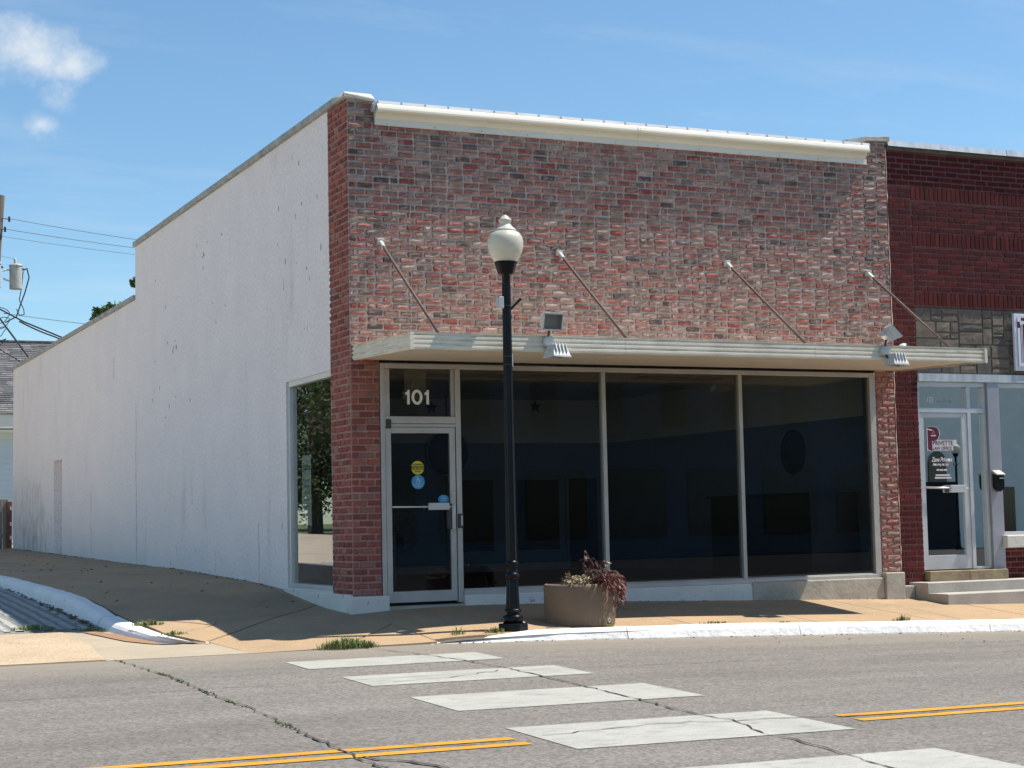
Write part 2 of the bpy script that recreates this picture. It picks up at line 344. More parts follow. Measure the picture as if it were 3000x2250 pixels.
def lerp_tab(x, xs, ys):
    if x <= xs[0]: return ys[0]
    for i in range(1, len(xs)):
        if x <= xs[i]:
            t = (x-xs[i-1])/(xs[i]-xs[i-1]); return ys[i-1]*(1-t)+ys[i]*t
    return ys[-1]
GY = .087
def zf(x): return lerp_tab(x, [0, .4, 1.4, 3.43, 5.45, 7.86, 30], [-.08, -.055, -.034, -.064, -.126, -.198, -.75])
def zw(y): return lerp_tab(y, [0, .8, 1.743, 2.67, 3.87, 5.3, 8.27, 11.57, 19.1, 26, 60], [-.08, -.05, .03, .12, .179, .219, .287, .32, .427, .519, .95])
def zwalk(x, y):
    if x >= 0: return zf(x) + GY*min(y, 0)
    if y >= 0: return zw(y) + .02*x
    return -.08 + .02*x + (GY+.005*x)*y
def zg(x): return lerp_tab(x, [-60, .1, 2.13, 7.9, 40], [-.304, -.304, -.353, -.523, -1.2])
def zroad(x, y):
    t = (-2.37-y)/6.6
    if t > 1.9: t = 1.9
    return zg(x)*(1-t) + (-.436-.008*x)*t
def zst(x, y):
    if y >= 20: return zw(y) - .154
    if y >= 0: return -.235 + .05*y - .0012*y*y
    if y <= -2.37: return zroad(x, y)
    b = max(-.235 + .05*y, -.304)
    sm = lambda t: (lambda q: q*q*(3-2*q))(min(1, max(0, t)))
    k = sm((x+3.1)/1.0)*sm((-.75-y)/.8)
    return b + (zwalk(x, y)-.006-b)*k
def clip(poly, n, d):
    out = []
    for i in range(len(poly)):
        a, b = poly[i], poly[(i+1) % len(poly)]
        da, db = n[0]*a[0]+n[1]*a[1]-d, n[0]*b[0]+n[1]*b[1]-d
        if da >= 0: out.append(a)
        if (da >= 0) != (db >= 0):
            t = da/(da-db); out.append((a[0]+(b[0]-a[0])*t, a[1]+(b[1]-a[1])*t))
    return out
def drape(mb, poly, zfun, step=.25, off=0.0, gap=0.0, skirt=0.0, wob=0.0):
    """lay a convex polygon (counter-clockwise) over a height function"""
    pl = []
    for i in range(len(poly)):
        a, b = poly[i], poly[(i+1) % len(poly)]
        L = math.hypot(b[0]-a[0], b[1]-a[1]); n = (-(b[1]-a[1])/L, (b[0]-a[0])/L)
        pl.append((n, n[0]*a[0]+n[1]*a[1]+gap))
    x0, x1 = min(p[0] for p in poly), max(p[0] for p in poly); y0, y1 = min(p[1] for p in poly), max(p[1] for p in poly)
    nx, ny = max(1, math.ceil((x1-x0)/step)), max(1, math.ceil((y1-y0)/step))
    key = {}; vs = []; fs = []
    def vid(p):
        k = (round(p[0], 4), round(p[1], 4))
        if k not in key:
            key[k] = len(vs); vs.append((p[0], p[1], zfun(p[0], p[1])+off+(wob*noise.noise((p[0]*1.3, p[1]*1.3, 4.2)) if wob else 0)))
        return key[k]
    for i in range(nx):
        for j in range(ny):
            a, b = x0+(x1-x0)*i/nx, x0+(x1-x0)*(i+1)/nx; c, e = y0+(y1-y0)*j/ny, y0+(y1-y0)*(j+1)/ny
            q = [(a, c), (b, c), (b, e), (a, e)]
            for n, d in pl:
                q = clip(q, n, d)
                if len(q) < 3: break
            if len(q) < 3: continue
            ids = []
            for p in q:
                k = vid(p)
                if not ids or (ids[-1] != k and ids[0] != k): ids.append(k)
            if len(ids) > 2: fs.append(tuple(ids))
    if skirt:
        from collections import Counter
        ed = Counter()
        for f in fs:
            for i in range(len(f)): ed[tuple(sorted((f[i], f[(i+1) % len(f)])))] += 1
        for f in list(fs):
            for i in range(len(f)):
                a, b = f[i], f[(i+1) % len(f)]
                if ed[tuple(sorted((a, b)))] == 1:
                    k = len(vs); vs.append((vs[a][0], vs[a][1], vs[a][2]-skirt)); vs.append((vs[b][0], vs[b][1], vs[b][2]-skirt))
                    fs.append((b, a, k, k+1))
    return mb.add(vs, fs)

# ------------------------------------------------------------------ the ground
g = MB(); g.quad((-3000, -3000, -1.6), (3000, -3000, -1.6), (3000, 3000, -1.6), (-3000, 3000, -1.6))
tag(g.build('ground', 'earth'), kind='structure')
road = MB()
xs = [-80, -40, -20, -12] + [-8+.5*i for i in range(45)] + [16, 22, 30, 50, 80]
ys = [-2.37-.4*i for i in range(33)] + [-15.4]
vid = {}
for i, x in enumerate(xs):
    for j, y in enumerate(ys): vid[i, j] = len(road.v); road.v.append((x, y, zroad(x, y)))
for i in range(len(xs)-1):
    for j in range(len(ys)-1):
        road.f.append((vid[i, j], vid[i, j+1], vid[i+1, j+1], vid[i+1, j])); road.c.append((1, 1, 1))
road_o = tag(road.build('road', 'asphalt', smooth=True), kind='structure')
far = MB(); far.box(-80, 80, -60, -15.4, -1.2, -.62)
tag(far.build('opposite_pavement', 'lot_asphalt'), kind='structure')
# crosswalk stripes and centre lines, laid on the road
for (xl, xr, y0, y1, sk) in ((-1.89, .05, -4.20, -3.46, -.0), (-1.86, .17, -5.79, -4.98, .0), (-1.88, .17, -7.64, -6.66, .0), (-1.96, .08, -9.70, -8.63, .0), (-2.0, 0.0, -11.7, -10.62, .0)):
    s = MB(); drape(s, [(xl, y0), (xr, y0), (xr, y1), (xl, y1)], zroad, .2, .004)
    s.build('crosswalk_stripe', 'stripe_paint', road_o)
for y0 in (-9.16, -9.40):
    for xa, xb in ((-30, -2.12), (.36, 30)):
        k_ = .0237*(xb-xa) if xa < -3 else 0
        s = MB(); drape(s, [(xa, y0-k_), (xb, y0), (xb, y0+.115), (xa, y0+.115-k_)], zroad, .45, .005)
        s.build('yellow_line', 'yellow_paint', road_o)
def crack(pts, wid, name, m, off=.009, jag=.05, seed=1):
    r = random.Random(seed); P = []
    for (a, b) in zip(pts, pts[1:]):
        L = math.hypot(b[0]-a[0], b[1]-a[1]); k = max(1, int(L/.09))
        for i in range(k):
            t = i/k; P.append((a[0]+(b[0]-a[0])*t+r.uniform(-jag, jag), a[1]+(b[1]-a[1])*t+r.uniform(-jag, jag)))
    P.append(pts[-1]); s = MB(); vs = []; fs = []
    for i, p in enumerate(P):
        q = P[min(i+1, len(P)-1)]; o = P[max(i-1, 0)]
        dx, dy = q[0]-o[0], q[1]-o[1]; L = math.hypot(dx, dy) or 1; wd = wid*r.uniform(.25, 1.35)*.5
        vs.append((p[0]-dy/L*wd, p[1]+dx/L*wd, zroad(*p)+off)); vs.append((p[0]+dy/L*wd, p[1]-dx/L*wd, zroad(*p)+off))
    for i in range(len(P)-1): fs.append((2*i, 2*i+1, 2*i+3, 2*i+2))
    s.add(vs, fs); return s.build(name, m, road_o)
crack([(-3.24, -2.40), (-3.15, -3.9), (-3.16, -5.0), (-3.2, -6.02), (-3.17, -6.65), (-3.18, -7.39), (-3.22, -8.08), (-3.25, -9.03), (-3.28, -9.8), (-3.3, -15)], .019, 'crack', 'crack', seed=1, jag=.03)
crack([(-.75, -2.5), (-.61, -2.95), (-.47, -3.49), (-.38, -4.17), (-.32, -4.99), (-.36, -6.53), (-.38, -7.33), (-.48, -8.64), (-.42, -8.95), (-.57, -9.62), (-.57, -9.97), (-.63, -10.54), (-.71, -11.03), (-.7, -15)], .018, 'crack', 'crack', seed=2, jag=.02)
crack([(-1.9, -9.1), (-1.47, -9.0), (-1.15, -8.94), (-.72, -8.92), (-.47, -9.05), (-.06, -9.03), (.15, -9.08), (.43, -9.16), (.9, -9.22), (1.8, -9.27), (8, -9.26)], .015, 'crack', 'crack', seed=3, jag=.025)
crack([(-1.6, -5.58), (-1.32, -5.55), (-.94, -5.46), (-.46, -5.16)], .014, 'crack', 'seam', seed=4, jag=.03)
crack([(-3.25, -8.9), (-2.9, -9.05), (-2.6, -9.2), (-2.2, -9.28)], .010, 'crack', 'crack', seed=5, jag=.03)
crack([(-3.26, -9.45), (-3.05, -9.75), (-2.95, -10.1)], .03, 'crack', 'crack', seed=6, jag=.04)
crack([(-6, -5.35), (.3, -5.28), (5.3, -5.33), (14, -5.3)], .012, 'seam', 'seam', seed=7, jag=.008)
crack([(-.4, -2.95), (1.6, -3.0), (6.0, -3.05)], .008, 'seam', 'seam', seed=8, jag=.01)

# the pavement: a dark bed and the cast slabs on it
bed = MB()
for poly in ([(-2.6, 0), (0.02, 0), (.02, 30), (-2.9, 30)], [(-2.2, -1.5), (-1.9, -2.37), (0, -2.37), (0, 0), (-2.6, 0)], [(0, -2.37), (15, -2.25), (15, .6), (0, .6)]):
    drape(bed, poly, zwalk, .4, -.022)
pave = tag(bed.build('pavement', 'walk_joint', smooth=True), kind='structure')
def slab(polys, name='slab', m='concrete_walk'):
    s = MB()
    for p in polys: drape(s, p, zwalk, .22, 0, .007, .02)
    return s.build(name, m, pave)
slab([[(-.97, -2.37), (.1, -2.37), (.1, -1.0)]])
slab([[(.1, -2.24), (3.3, -2.22), (3.15, .02), (.85, .02), (.1, -.95)]])
slab([[(0, 1.25), (-2.1, -1.45), (-1.9, -2.37), (-1.0, -2.37), (0, -1.12)], [(-.012, -1.12), (.85, .0), (-.012, 0)]])
slab([[(0, 1.27), (0, 5.4), (-2.6, 5.4), (-2.42, .8), (-2.36, -.6), (-2.12, -1.42)]])
x = 3.3
while x < 15:
    slab([[(x, -2.22), (x+1.7, -2.22), (x+1.55, .3 if x > 7.5 else .02), (x-.15, .3 if x > 7.5 else .02)]]); x += 1.7
y = 5.4
while y < 30:
    slab([[(0.0, y), (0.0, y+3.3), (-2.62-.02*(y-5), y+3.3), (-2.62-.02*(y-5), y)]]); y += 3.3

def walk_crack(pts, wid, seed):
    r = random.Random(seed); P = []
    for a, b in zip(pts, pts[1:]):
        L = math.hypot(b[0]-a[0], b[1]-a[1]); k = max(1, int(L/.08))
        P += [(a[0]+(b[0]-a[0])*i/k+r.uniform(-.02, .02), a[1]+(b[1]-a[1])*i/k+r.uniform(-.02, .02)) for i in range(k)]
    s = MB(); vs = []
    for i, p in enumerate(P):
        q, o = P[min(i+1, len(P)-1)], P[max(i-1, 0)]; dx, dy = q[0]-o[0], q[1]-o[1]; L = math.hypot(dx, dy) or 1; w_ = wid*r.uniform(.2, 1.2)/2
        vs += [(p[0]-dy/L*w_, p[1]+dx/L*w_, zwalk(*p)+.006), (p[0]+dy/L*w_, p[1]-dx/L*w_, zwalk(*p)+.006)]
    s.add(vs, [(2*i, 2*i+1, 2*i+3, 2*i+2) for i in range(len(P)-1)]); s.build('crack', 'walk_joint', pave)
for i, (pts, wd) in enumerate((([(-.1, 3.6), (-.9, 3.3), (-1.6, 3.5), (-2.4, 3.2)], .014), ([(-.3, 7.2), (-1.2, 7.6), (-2.5, 7.3)], .014), ([(-.05, 2.2), (-.7, 1.6), (-1.2, 1.7)], .010), ([(.9, -.6), (1.3, -1.3), (1.2, -2.1)], .009), ([(4.3, -.1), (4.2, -1.0), (4.6, -2.1)], .009), ([(6.9, -.2), (7.2, -1.2), (7.1, -2.15)], .009), ([(-2.1, -.6), (-1.7, -.2), (-1.5, .4)], .010))): walk_crack(pts, wd, 60+i)

# the side street: ridged concrete, the tan apron in front of it
ss = MB()
drape(ss, [(-14, .95), (-2.6, .80), (-2.6, 60), (-14, 60)], zst, .8)
street = tag(ss.build('side_street', 'street_base', smooth=True), kind='structure')
gr = MB(); drape(gr, [(-7.0, .98), (-2.62, .84), (-2.62, 13), (-7.0, 13)], zst, .5, .004); gr.build('grooved_bed', 'groove', street)
for i in range(30):
    xr = -2.72-.15*i; y0 = 1.0; y1 = 13
    if xr < -6.9: break
    s = MB(); n = 40; vs = []; fs = []; r = random.Random(100+i)
    for j in range(n+1):
        yy = y0+(y1-y0)*j/n; w_ = .052+r.uniform(-.016, .01); h = .018+r.uniform(-.010, .004); xx = xr+r.uniform(-.006, .006)
        for dx, dz in ((-w_, 0), (-w_*.7, h), (w_*.7, h), (w_, 0)): vs.append((xx+dx, yy, zst(xx, yy)+dz-.002))
    for j in range(n):
        for k in range(3): fs.append((j*4+k, j*4+k+1, (j+1)*4+k+1, (j+1)*4+k))
    s.add(vs, fs); s.build('concrete_ridge', 'street_ridge', street)
ap = MB(); drape(ap, [(-14, -2.37), (-1.86, -2.37), (-2.0, -1.3), (-2.62, .80), (-14, .95)], zst, .3, .003)
apron_o = tag(ap.build('apron', 'apron_plain', smooth=True), kind='structure')
s = MB(); drape(s, [(-9.5, -2.30), (-3.32, -2.34), (-3.15, -.6), (-3.2, .75), (-9.5, .9)], zst, .3, .009); s.build('aggregate_slab', 'apron', apron_o)
s = MB(); drape(s, [(-2.12, -1.62), (-2.42, -.35), (-2.86, .62), (-3.0, .62), (-2.75, -.45)], zst, .12, .013); s.build('rust_stain', 'rust_dirt', apron_o)
lw = MB(); lw.quad((-90, -2.4, -.25), (-14, -2.4, -.25), (-14, 90, 1.0), (-90, 90, 1.0))
tag(lw.build('lawn', 'lawn'), kind='structure')
s = MB(); s.quad((-34, -2.4, -.24), (-14.1, -2.4, -.24), (-14.1, 22, .14), (-34, 22, .14)); tag(s.build('bounce_ground', 'bounce_ground'), kind='structure')  # pale ground added out of view to bounce light onto the stucco wall
s = MB(); s.box(-14.2, -13.9, -2, 90, -.5, .28); tag(s.build('far_kerb', 'curb_paint'), kind='structure')

# kerbs: white painted concrete in cast lengths
kerb = bpy.data.objects.new('kerb', None); COL.objects.link(kerb); tag(kerb, kind='structure'); ROOTLOC[kerb.name] = (0, 0, 0)
def kerb_piece(path, name='kerb_segment'):
    """path rows: outer (x,y), inner (x,y), z of the gutter, z of the top, z of the pavement behind"""
    s = MB(); vs = []; fs = []; n = 7
    for i, (o, c, zb, zt, zp) in enumerate(path):
        o, c = Vector(o), Vector(c); h = zt-zb
        for t, zz in ((-.03, zb-.08), (0.0, zb+h*.08), (.12, zb+h*.62), (.24, zb+h*.9), (.42, zt), (.9, zt), (1.0, zp-.06)):
            p = o.lerp(c, t); jx = noise.noise((p.x*3, p.y*3, zz*5))*.012*min(1, h/.1)
            vs.append((p.x+jx, p.y+jx, zz+jx*.6))
    for i in range(len(path)-1):
        for k in range(n-1): fs.append((i*n+k, (i+1)*n+k, (i+1)*n+k+1, i*n+k+1))
    fs += [tuple(range(n)), tuple(range((len(path)-1)*n, len(path)*n))[::-1]]
    s.add(vs, fs); return s.build(name, 'curb_paint', kerb)
def front_row(x):
    t = min(1, max(0, (x-.0)/1.3)); zt = zwalk(x, -2.2)+.006; zb = zroad(x, -2.37)-.002
    t = t*t*(3-2*t)
    return ((x, -2.37), (x, -2.20), zb, zb+.012+(max(zt-zb, .02)-.012)*t, min(zt, zb+.02+(zt-zb)*t))
cuts = [.02, 2.35, 4.6, 7.35, 8.2, 10.6, 13, 15]
for a, b in zip(cuts, cuts[1:]):
    n = max(3, int((b-a)/.16)); kerb_piece([front_row(a+.006+(b-a-.012)*i/n) for i in range(n+1)])
side = [((-2.03, -1.62), (-1.98, -1.57), .0), ((-2.16, -1.28), (-2.06, -1.42), .25), ((-2.33, -.95), (-2.2, -1.2), .55), ((-2.52, -.45), (-2.33, -.8), .8), ((-2.66, .1), (-2.42, -.25), .95), ((-2.71, .7), (-2.44, .5), 1), ((-2.71, 1.25), (-2.45, 1.2), 1)]
def side_row(o, c, k):
    zb = zst(*o)-.004; zp = zwalk(*c); return (o, c, zb, zb+.01+(zp+.008-zb-.01)*max(k, .02), zp)
kerb_piece([side_row(*r) for r in side[:4]]); kerb_piece([side_row(*r) for r in side[3:]])
yy = 1.26
for L in (1.15, 1.0, .95, 1.6, 2.2, 2.4, 2.6, 3, 4, 6):
    rows = []
    for i in range(7):
        y = yy+.006+(L-.012)*i/6; e = -.018*(y-1.2); rows.append(side_row((-2.72+max(e, -.35), y), (-2.47+max(e, -.35), y), 1))
    kerb_piece(rows); yy += L

# ------------------------------------------------------------------ brickwork
def shade(c, r, k=.18): f = 1+r.uniform(-k, k); return tuple(max(.004, v*f) for v in c)
def rough_brick(mb, o, u, n, L, H, D, rough, r, col, nu=4, nv=2):
    """one rock-faced brick: o = lower left corner at the wall face, u along the course, n outward;
    the rim starts in the mortar, a narrow arris leads up to the rough face"""
    o, u, n = Vector(o), Vector(u), Vector(n); z = Vector((0, 0, 1)); vs = []; fs = []
    e = .007+.25*rough; push = r.uniform(-.35, .45)*rough; o = o + u*r.uniform(-.003, .003) + z*r.uniform(-.003, .003)
    us = [0, e] + [e+(L-2*e)*i/nu for i in range(1, nu)] + [L-e, L]; zs = [0, e] + [e+(H-2*e)*j/nv for j in range(1, nv)] + [H-e, H]
    W, K = len(us), len(zs)
    for j in range(K):
        for i in range(W):
            rim = i in (0, W-1) or j in (0, K-1); arris = i in (1, W-2) or j in (1, K-2)
            d = -.012 if rim else (.004+push*.6+r.uniform(.15, .95)*rough if arris else .004+push+r.uniform(.2, 1.5)*rough)
            du = r.uniform(-.005, .005) if rim or arris else r.uniform(-.25, .25)*L/nu
            dv = r.uniform(-.003, .003) if rim or arris else r.uniform(-.2, .2)*H/nv
            vs.append(o + u*(us[i]+du) + z*(zs[j]+dv) + n*d)
    for j in range(K-1):
        for i in range(W-1): fs.append((j*W+i, j*W+i+1, (j+1)*W+i+1, (j+1)*W+i))
    mb.cur = col; mb.add(vs, fs); mb.cur = (1, 1, 1)
def lay_courses(u0, u1, z0, z1, ch, bl, r, jt=.016, start=0):
    """list of (u, z, length, height) for running bond in a rectangle"""
    out = []; k = start; z = z0
    while z < z1-.02:
        h = min(ch, z1-z)-jt
        off = (0 if k % 2 else bl*.5) + r.uniform(-.012, .012)
        cuts = [u0]; x = u0+(off if off > .05 else bl)
        while x < u1-.05: cuts.append(x); x += bl*(1 if r.random() > .12 else .52)
        cuts.append(u1)
        for a, b in zip(cuts, cuts[1:]):
            if b-a > .03 and h > .02: out.append((a+jt/2, z, b-a-jt, h))
        z += ch; k += 1
    return out
def emit_bricks(lst, parent, mesh_mat, field_label, limit=300):
    """lst: (centre, builder, material). The nearest `limit` become parts, the rest one joined part per material"""
    lst.sort(key=lambda b: (b[0]-CAM).length)
    for c, fn, m in lst[:limit]:
        s = MB(); fn(s); s.build('brick', m, parent)
    rest = {}
    for c, fn, m in lst[limit:]: fn(rest.setdefault(m, MB()))
    for m, s in rest.items(): tag(s.build('brickwork', m, parent), kind='stuff')

# ------------------------------------------------------------------ corner building
B = thing('corner_building', (0, 0, 0), 'single storey corner shop with weathered red brick front and white stucco side wall', 'building')
XR, ZT, SB = 7.845, 6.04, .715
# white side wall with the shop window, the lower rear wing with a walled-up door
def wall_grid(mb, axis, at, inward, u0, u1, z0, z1, holes, depth, du=1.5, back=True):
    us = sorted({u0, u1, *[h[0] for h in holes], *[h[1] for h in holes]}); zs = sorted({z0, z1, *[h[2] for h in holes], *[h[3] for h in holes]})
    P = (lambda u, z, k: (at+inward*k, u, z)) if axis == 'x' else (lambda u, z, k: (u, at+inward*k, z))
    for a, b in zip(us, us[1:]):
        for c, d in zip(zs, zs[1:]):
            cu, cz = (a+b)/2, (c+d)/2
            if any(h[0] < cu < h[1] and h[2] < cz < h[3] for h in holes): continue
            mb.quad(P(a, c, 0), P(b, c, 0), P(b, d, 0), P(a, d, 0))
    for h in holes:
        a, b, c, d = h
        for p, q in (((a, c), (b, c)), ((b, c), (b, d)), ((b, d), (a, d)), ((a, d), (a, c))):
            mb.quad(P(*p, 0), P(*q, 0), P(*q, depth), P(*p, depth))
s = MB(); wall_grid(s, 'x', 0, 1, SB, 11.65, -1, 6.03, [(SB, 2.55, .155, 2.83)], .13)
s.quad((0, 11.65, 5.05), (.3, 11.65, 5.05), (.3, 11.65, 6.03), (0, 11.65, 6.03))
s.quad((.3, 0.05, 5), (.3, 11.65, 5), (.3, 11.65, 6.03), (.3, .05, 6.03))
s.build('side_wall', 'stucco', B)
s = MB(); wall_grid(s, 'x', 0, 1, 11.65, 26.08, -1, 5.07, [(19.07, 20.1, .30, 2.50)], .36)
s.quad((0, 26.08, -1), (0, 26.08, 5.07), (7.8, 26.08, 5.07), (7.8, 26.08, -1)); s.quad((.3, 11.65, 4.4), (.3, 26.08, 4.4), (.3, 26.08, 5.07), (.3, 11.65, 5.07))
s.build('rear_wall', 'stucco', B)
s = MB(); s.box(.33, .37, 19.07, 20.1, .3, 2.5); dr = s.build('blocked_doorway', 'stucco', B)
# stains and flaked paint with a shape of their own
def blot(mb, y, z, w_, h, r, x=-.0025, n=9):
    pts = []
    for i in range(n):
        a = 2*math.pi*i/n; k = r.uniform(.55, 1.1); pts.append((x, y+w_*k*math.cos(a), z+h*k*math.sin(a)))
    mb.add(pts, [tuple(range(n))])
r = random.Random(5); s = MB(); pl = MB()
for i in range(48):
    y, z = r.choice(((r.uniform(.8, 4), r.uniform(3.4, 5.8)), (r.uniform(6, 11), r.uniform(2.6, 5.2)), (r.uniform(1, 11), r.uniform(2.9, 5.6))))
    blot(pl, y, z, r.uniform(.006, .02)*(1+y*.08), r.uniform(.012, .06), r)
for i in range(26): blot(pl, r.uniform(2.6, 11), r.uniform(.25, 1.5), r.uniform(.005, .014), r.uniform(.01, .05), r)
tag(pl.build('flaked_paint', 'peel', B), kind='stuff')
def streak(y, z0, z1, w_, name, seed):
    q = random.Random(seed); n = max(4, int(abs(z1-z0)/.07)); vs = []; fs = []; yy = y
    for i in range(n+1):
        yy += q.uniform(-.012, .012); k = w_*q.uniform(.3, 1.2); z = z0+(z1-z0)*i/n; vs += [(-.003, yy-k, z), (-.003, yy+k, z)]
    for i in range(n): fs.append((2*i, 2*i+1, 2*i+3, 2*i+2))
    m = MB(); m.add(vs, fs); return m.build(name, 'peel', B)
for i, (y, z0, z1, w_) in enumerate(((11.62, 3.2, .35, .010), (15.8, 1.7, .45, .009), (18.0, 1.3, .45, .009), (3.9, 1.0, .2, .006), (6.2, .62, .28, .008), (13.6, 4.2, 3.8, .010))): streak(y, z0, z1, w_, 'wall_crack', 40+i)
# coping tiles along the parapets
y = .42; r = random.Random(3)
while y < 11.6:
    L = min(.6, 11.68-y); t = MB(); j = r.uniform(-.006, .006); t.box(-.045+j, .34, y+.004, y+L-.004, 6.032+j, 6.118+j); t.build('coping_tile', 'coping', B, bevel=.008); y += L
y = 11.66
while y < 26.1:
    L = min(.6, 26.14-y); t = MB(); j = r.uniform(-.008, .008); t.box(-.045+j, .34, y+.004, y+L-.004, 5.072+j, 5.155+j); t.build('coping_tile', 'coping', B, bevel=.008); y += L
# caps over the two brick piers (sheet folded over the pier head)
s = MB(); s.add([(-.05, -.05, 6.035), (.345, -.05, 6.0), (.345, .42, 6.02), (-.05, .42, 6.035), (-.05, -.05, 6.085), (.345, -.05, 6.035), (.345, .42, 6.11), (-.05, .42, 6.12), (.02, .12, 6.14), (.36, .12, 6.135)],
      [(0, 3, 2, 1), (0, 1, 5, 4), (1, 2, 6, 9, 5), (3, 0, 4, 8, 7), (4, 5, 9, 8), (8, 9, 6, 7), (2, 3, 7, 6)]); s.build('pier_cap', 'cap_concrete', B, bevel=.006)
s = MB(); s.add([(7.5, -.04, 6.06), (7.90, -.04, 6.08), (7.90, .4, 6.08), (7.5, .4, 6.06), (7.5, -.04, 6.12), (7.90, -.04, 6.15), (7.90, .4, 6.19), (7.5, .4, 6.17)],
      [(0, 3, 2, 1), (4, 5, 6, 7), (0, 1, 5, 4), (1, 2, 6, 5), (2, 3, 7, 6), (3, 0, 4, 7)]); s.build('pier_cap', 'cap_concrete', B, bevel=.006)
s = MB(); s.box(7.52, XR, .38, 12, 5, 6.1); s.build('party_wall', 'coping', B)
s = MB(); s.box(7.49, 7.9, .4, 12, 6.1, 6.17); s.build('party_wall_coping', 'coping', B)
# roof: ribbed metal sheets running back from the gutter
x = .36; k = 0
while x < 7.48:
    b = min(x+.275, 7.49); t = MB(); t.add([(x, -.135, 5.962), (b, -.135, 5.962), (b, 4, 6.0), (x, 4, 6.0), (x, -.125, 6.002), (b, -.125, 6.002), (b, 4, 6.03), (x, 4, 6.03)], [(0, 3, 2, 1), (4, 5, 6, 7), (0, 1, 5, 4), (1, 2, 6, 5), (2, 3, 7, 6), (3, 0, 4, 7)])
    t.build('roof_sheet', 'roof_metal', B); x += .305
s = MB(); s.box(.3, 7.52, -.10, 11.6, 5.88, 5.955); s.build('roof_deck', 'coping', B)
s = MB(); s.box(.3, 7.8, 11.6, 26.05, 4.6, 4.75); s.build('rear_roof_deck', 'coping', B)
# gutter: two lengths of rolled metal with a joint
gp = [(-.012, 5.802), (-.055, 5.802), (-.085, 5.82), (-.098, 5.85), (-.10, 5.868), (-.150, 5.872), (-.168, 5.882), (-.166, 5.905), (-.152, 5.945), (-.144, 5.957), (-.134, 5.95), (-.134, 5.90), (-.012, 5.90)]
for a, b in ((.335, 3.905), (3.91, 7.465)):
    s = MB(); s.prism(gp, 'x', a, b); s.build('gutter', 'gutter', B)
s = MB(); s.prism([(p[0]*1.04, p[1]-.002) for p in gp], 'x', 3.87, 3.9); s.build('gutter_joint', 'gutter', B)
for a, b in ((.345, 2.72), (2.722, 5.1), (5.102, 7.5)):
    s = MB(); s.box(a, b, -.034, -.001, 5.728, 5.805); s.build('flashing_strip', 'flash', B)
for i in range(12):
    s = MB(); s.lathe([(.006, 0), (.006, .004)], (0, 0, 0), 8)
    me = s; me.v = [(.5+i*.62+p[0], -.034-p[2], 5.75+p[1]) for p in me.v]; me.build('screw', 'dark_metal', B)

# brick front
CH, BLN = .0806, .212
PAL_F = [((.285, .112, .092), 10), ((.245, .145, .120), 8), ((.25, .066, .053), 5), ((.175, .112, .097), 6), ((.35, .235, .205), 5), ((.285, .128, .108), 9), ((.26, .175, .138), 4), ((.11, .072, .065), 3)]
PAL_P = [((.32, .092, .070), 10), ((.275, .078, .062), 8), ((.215, .064, .060), 5), ((.35, .12, .092), 4), ((.31, .15, .125), 4)]
PAL_R_ = [((.34, .135, .108), 8), ((.30, .11, .09), 6), ((.37, .20, .17), 6), ((.26, .13, .11), 4)]
PAL_N = [((.090, .012, .0115), 10), ((.074, .010, .0105), 8), ((.110, .016, .014), 5), ((.062, .010, .012), 5)]
def pick(p, r): return shade(r.choices([c for c, _ in p], [k for _, k in p])[0], r, .14)
rb = random.Random(21); BR = []
def add_front(u0, u1, z0, z1, pal, m, rough, y=0.0, start=0, bl=BLN):
    for (u, z, L, H) in lay_courses(u0, u1, z0, z1, CH, bl, rb, start=start):
        col = pick(pal, rb); sd_ = rb.random()
        BR.append((Vector((u+L/2, y, z+H/2)), (lambda mb, u=u, z=z, L=L, H=H, col=col, sd_=sd_: rough_brick(mb, (u, y, z), (1, 0, 0), (0, -1, 0), L, H, .05, rough, random.Random(sd_), col, 3, 2)), m))
def add_side(v0, v1, z0, z1, pal, m, rough, x=0.0, bl=.18, start=1):
    for (v, z, L, H) in lay_courses(v0, v1, z0, z1, CH, bl, rb, start=start):
        col = pick(pal, rb); sd_ = rb.random()
        BR.append((Vector((x, v+L/2, z+H/2)), (lambda mb, v=v, z=z, L=L, H=H, col=col, sd_=sd_: rough_brick(mb, (x, v+L, z), (0, -1, 0), (-1, 0, 0), L, H, .05, rough, random.Random(sd_), col, 2, 2)), m))
Z0 = .118
nlow = int(round((2.90-Z0)/CH)); ZM = Z0+nlow*CH
add_front(.004, .37, Z0, ZM, PAL_P, 'pier_brick', .009, bl=.19)
add_front(7.525, XR, .165, .165+int((2.87-.165)/CH)*CH+CH, PAL_R_, 'brick', .012, bl=.19)
add_side(.012, SB-.01, Z0, ZT-.0, PAL_P, 'pier_brick', .009, bl=.175)
add_front(.004, XR, ZM, 5.80, PAL_F, 'brick', .012, start=nlow)
add_front(.004, .335, ZM+round((5.80-ZM)/CH)*CH, ZT-.02, PAL_F, 'brick', .012)
add_front(7.49, XR, ZM+round((5.80-ZM)/CH)*CH, ZT+.02, PAL_F, 'brick', .012)
emit_bricks(BR, B, None, None)
# mortar backing, recessed behind the faces
s = MB(); s.box(.008, XR-.006, .006, .3, 2.9, 5.8); s.box(.008, .33, .006, .3, 5.8, ZT); s.box(7.5, XR-.006, .006, .3, 5.8, 6.06); s.build('mortar_bed', 'mortar', B)
s = MB(); s.box(.0055, .362, .0055, SB-.006, -.2, 2.895); s.box(.0055, .3, .32, SB-.006, 2.895, ZT-.01); s.build('pier_mortar_bed', 'pier_mortar', B); s = MB(); s.box(.0065, .012, .0065, .32, 2.895, ZT-.01); s.build('pier_mortar_bed', 'pier_mortar', B); s = MB(); s.box(7.53, XR-.0065, .0055, .3, -.4, 2.895); s.build('pier_mortar_bed', 'pier_mortar', B)
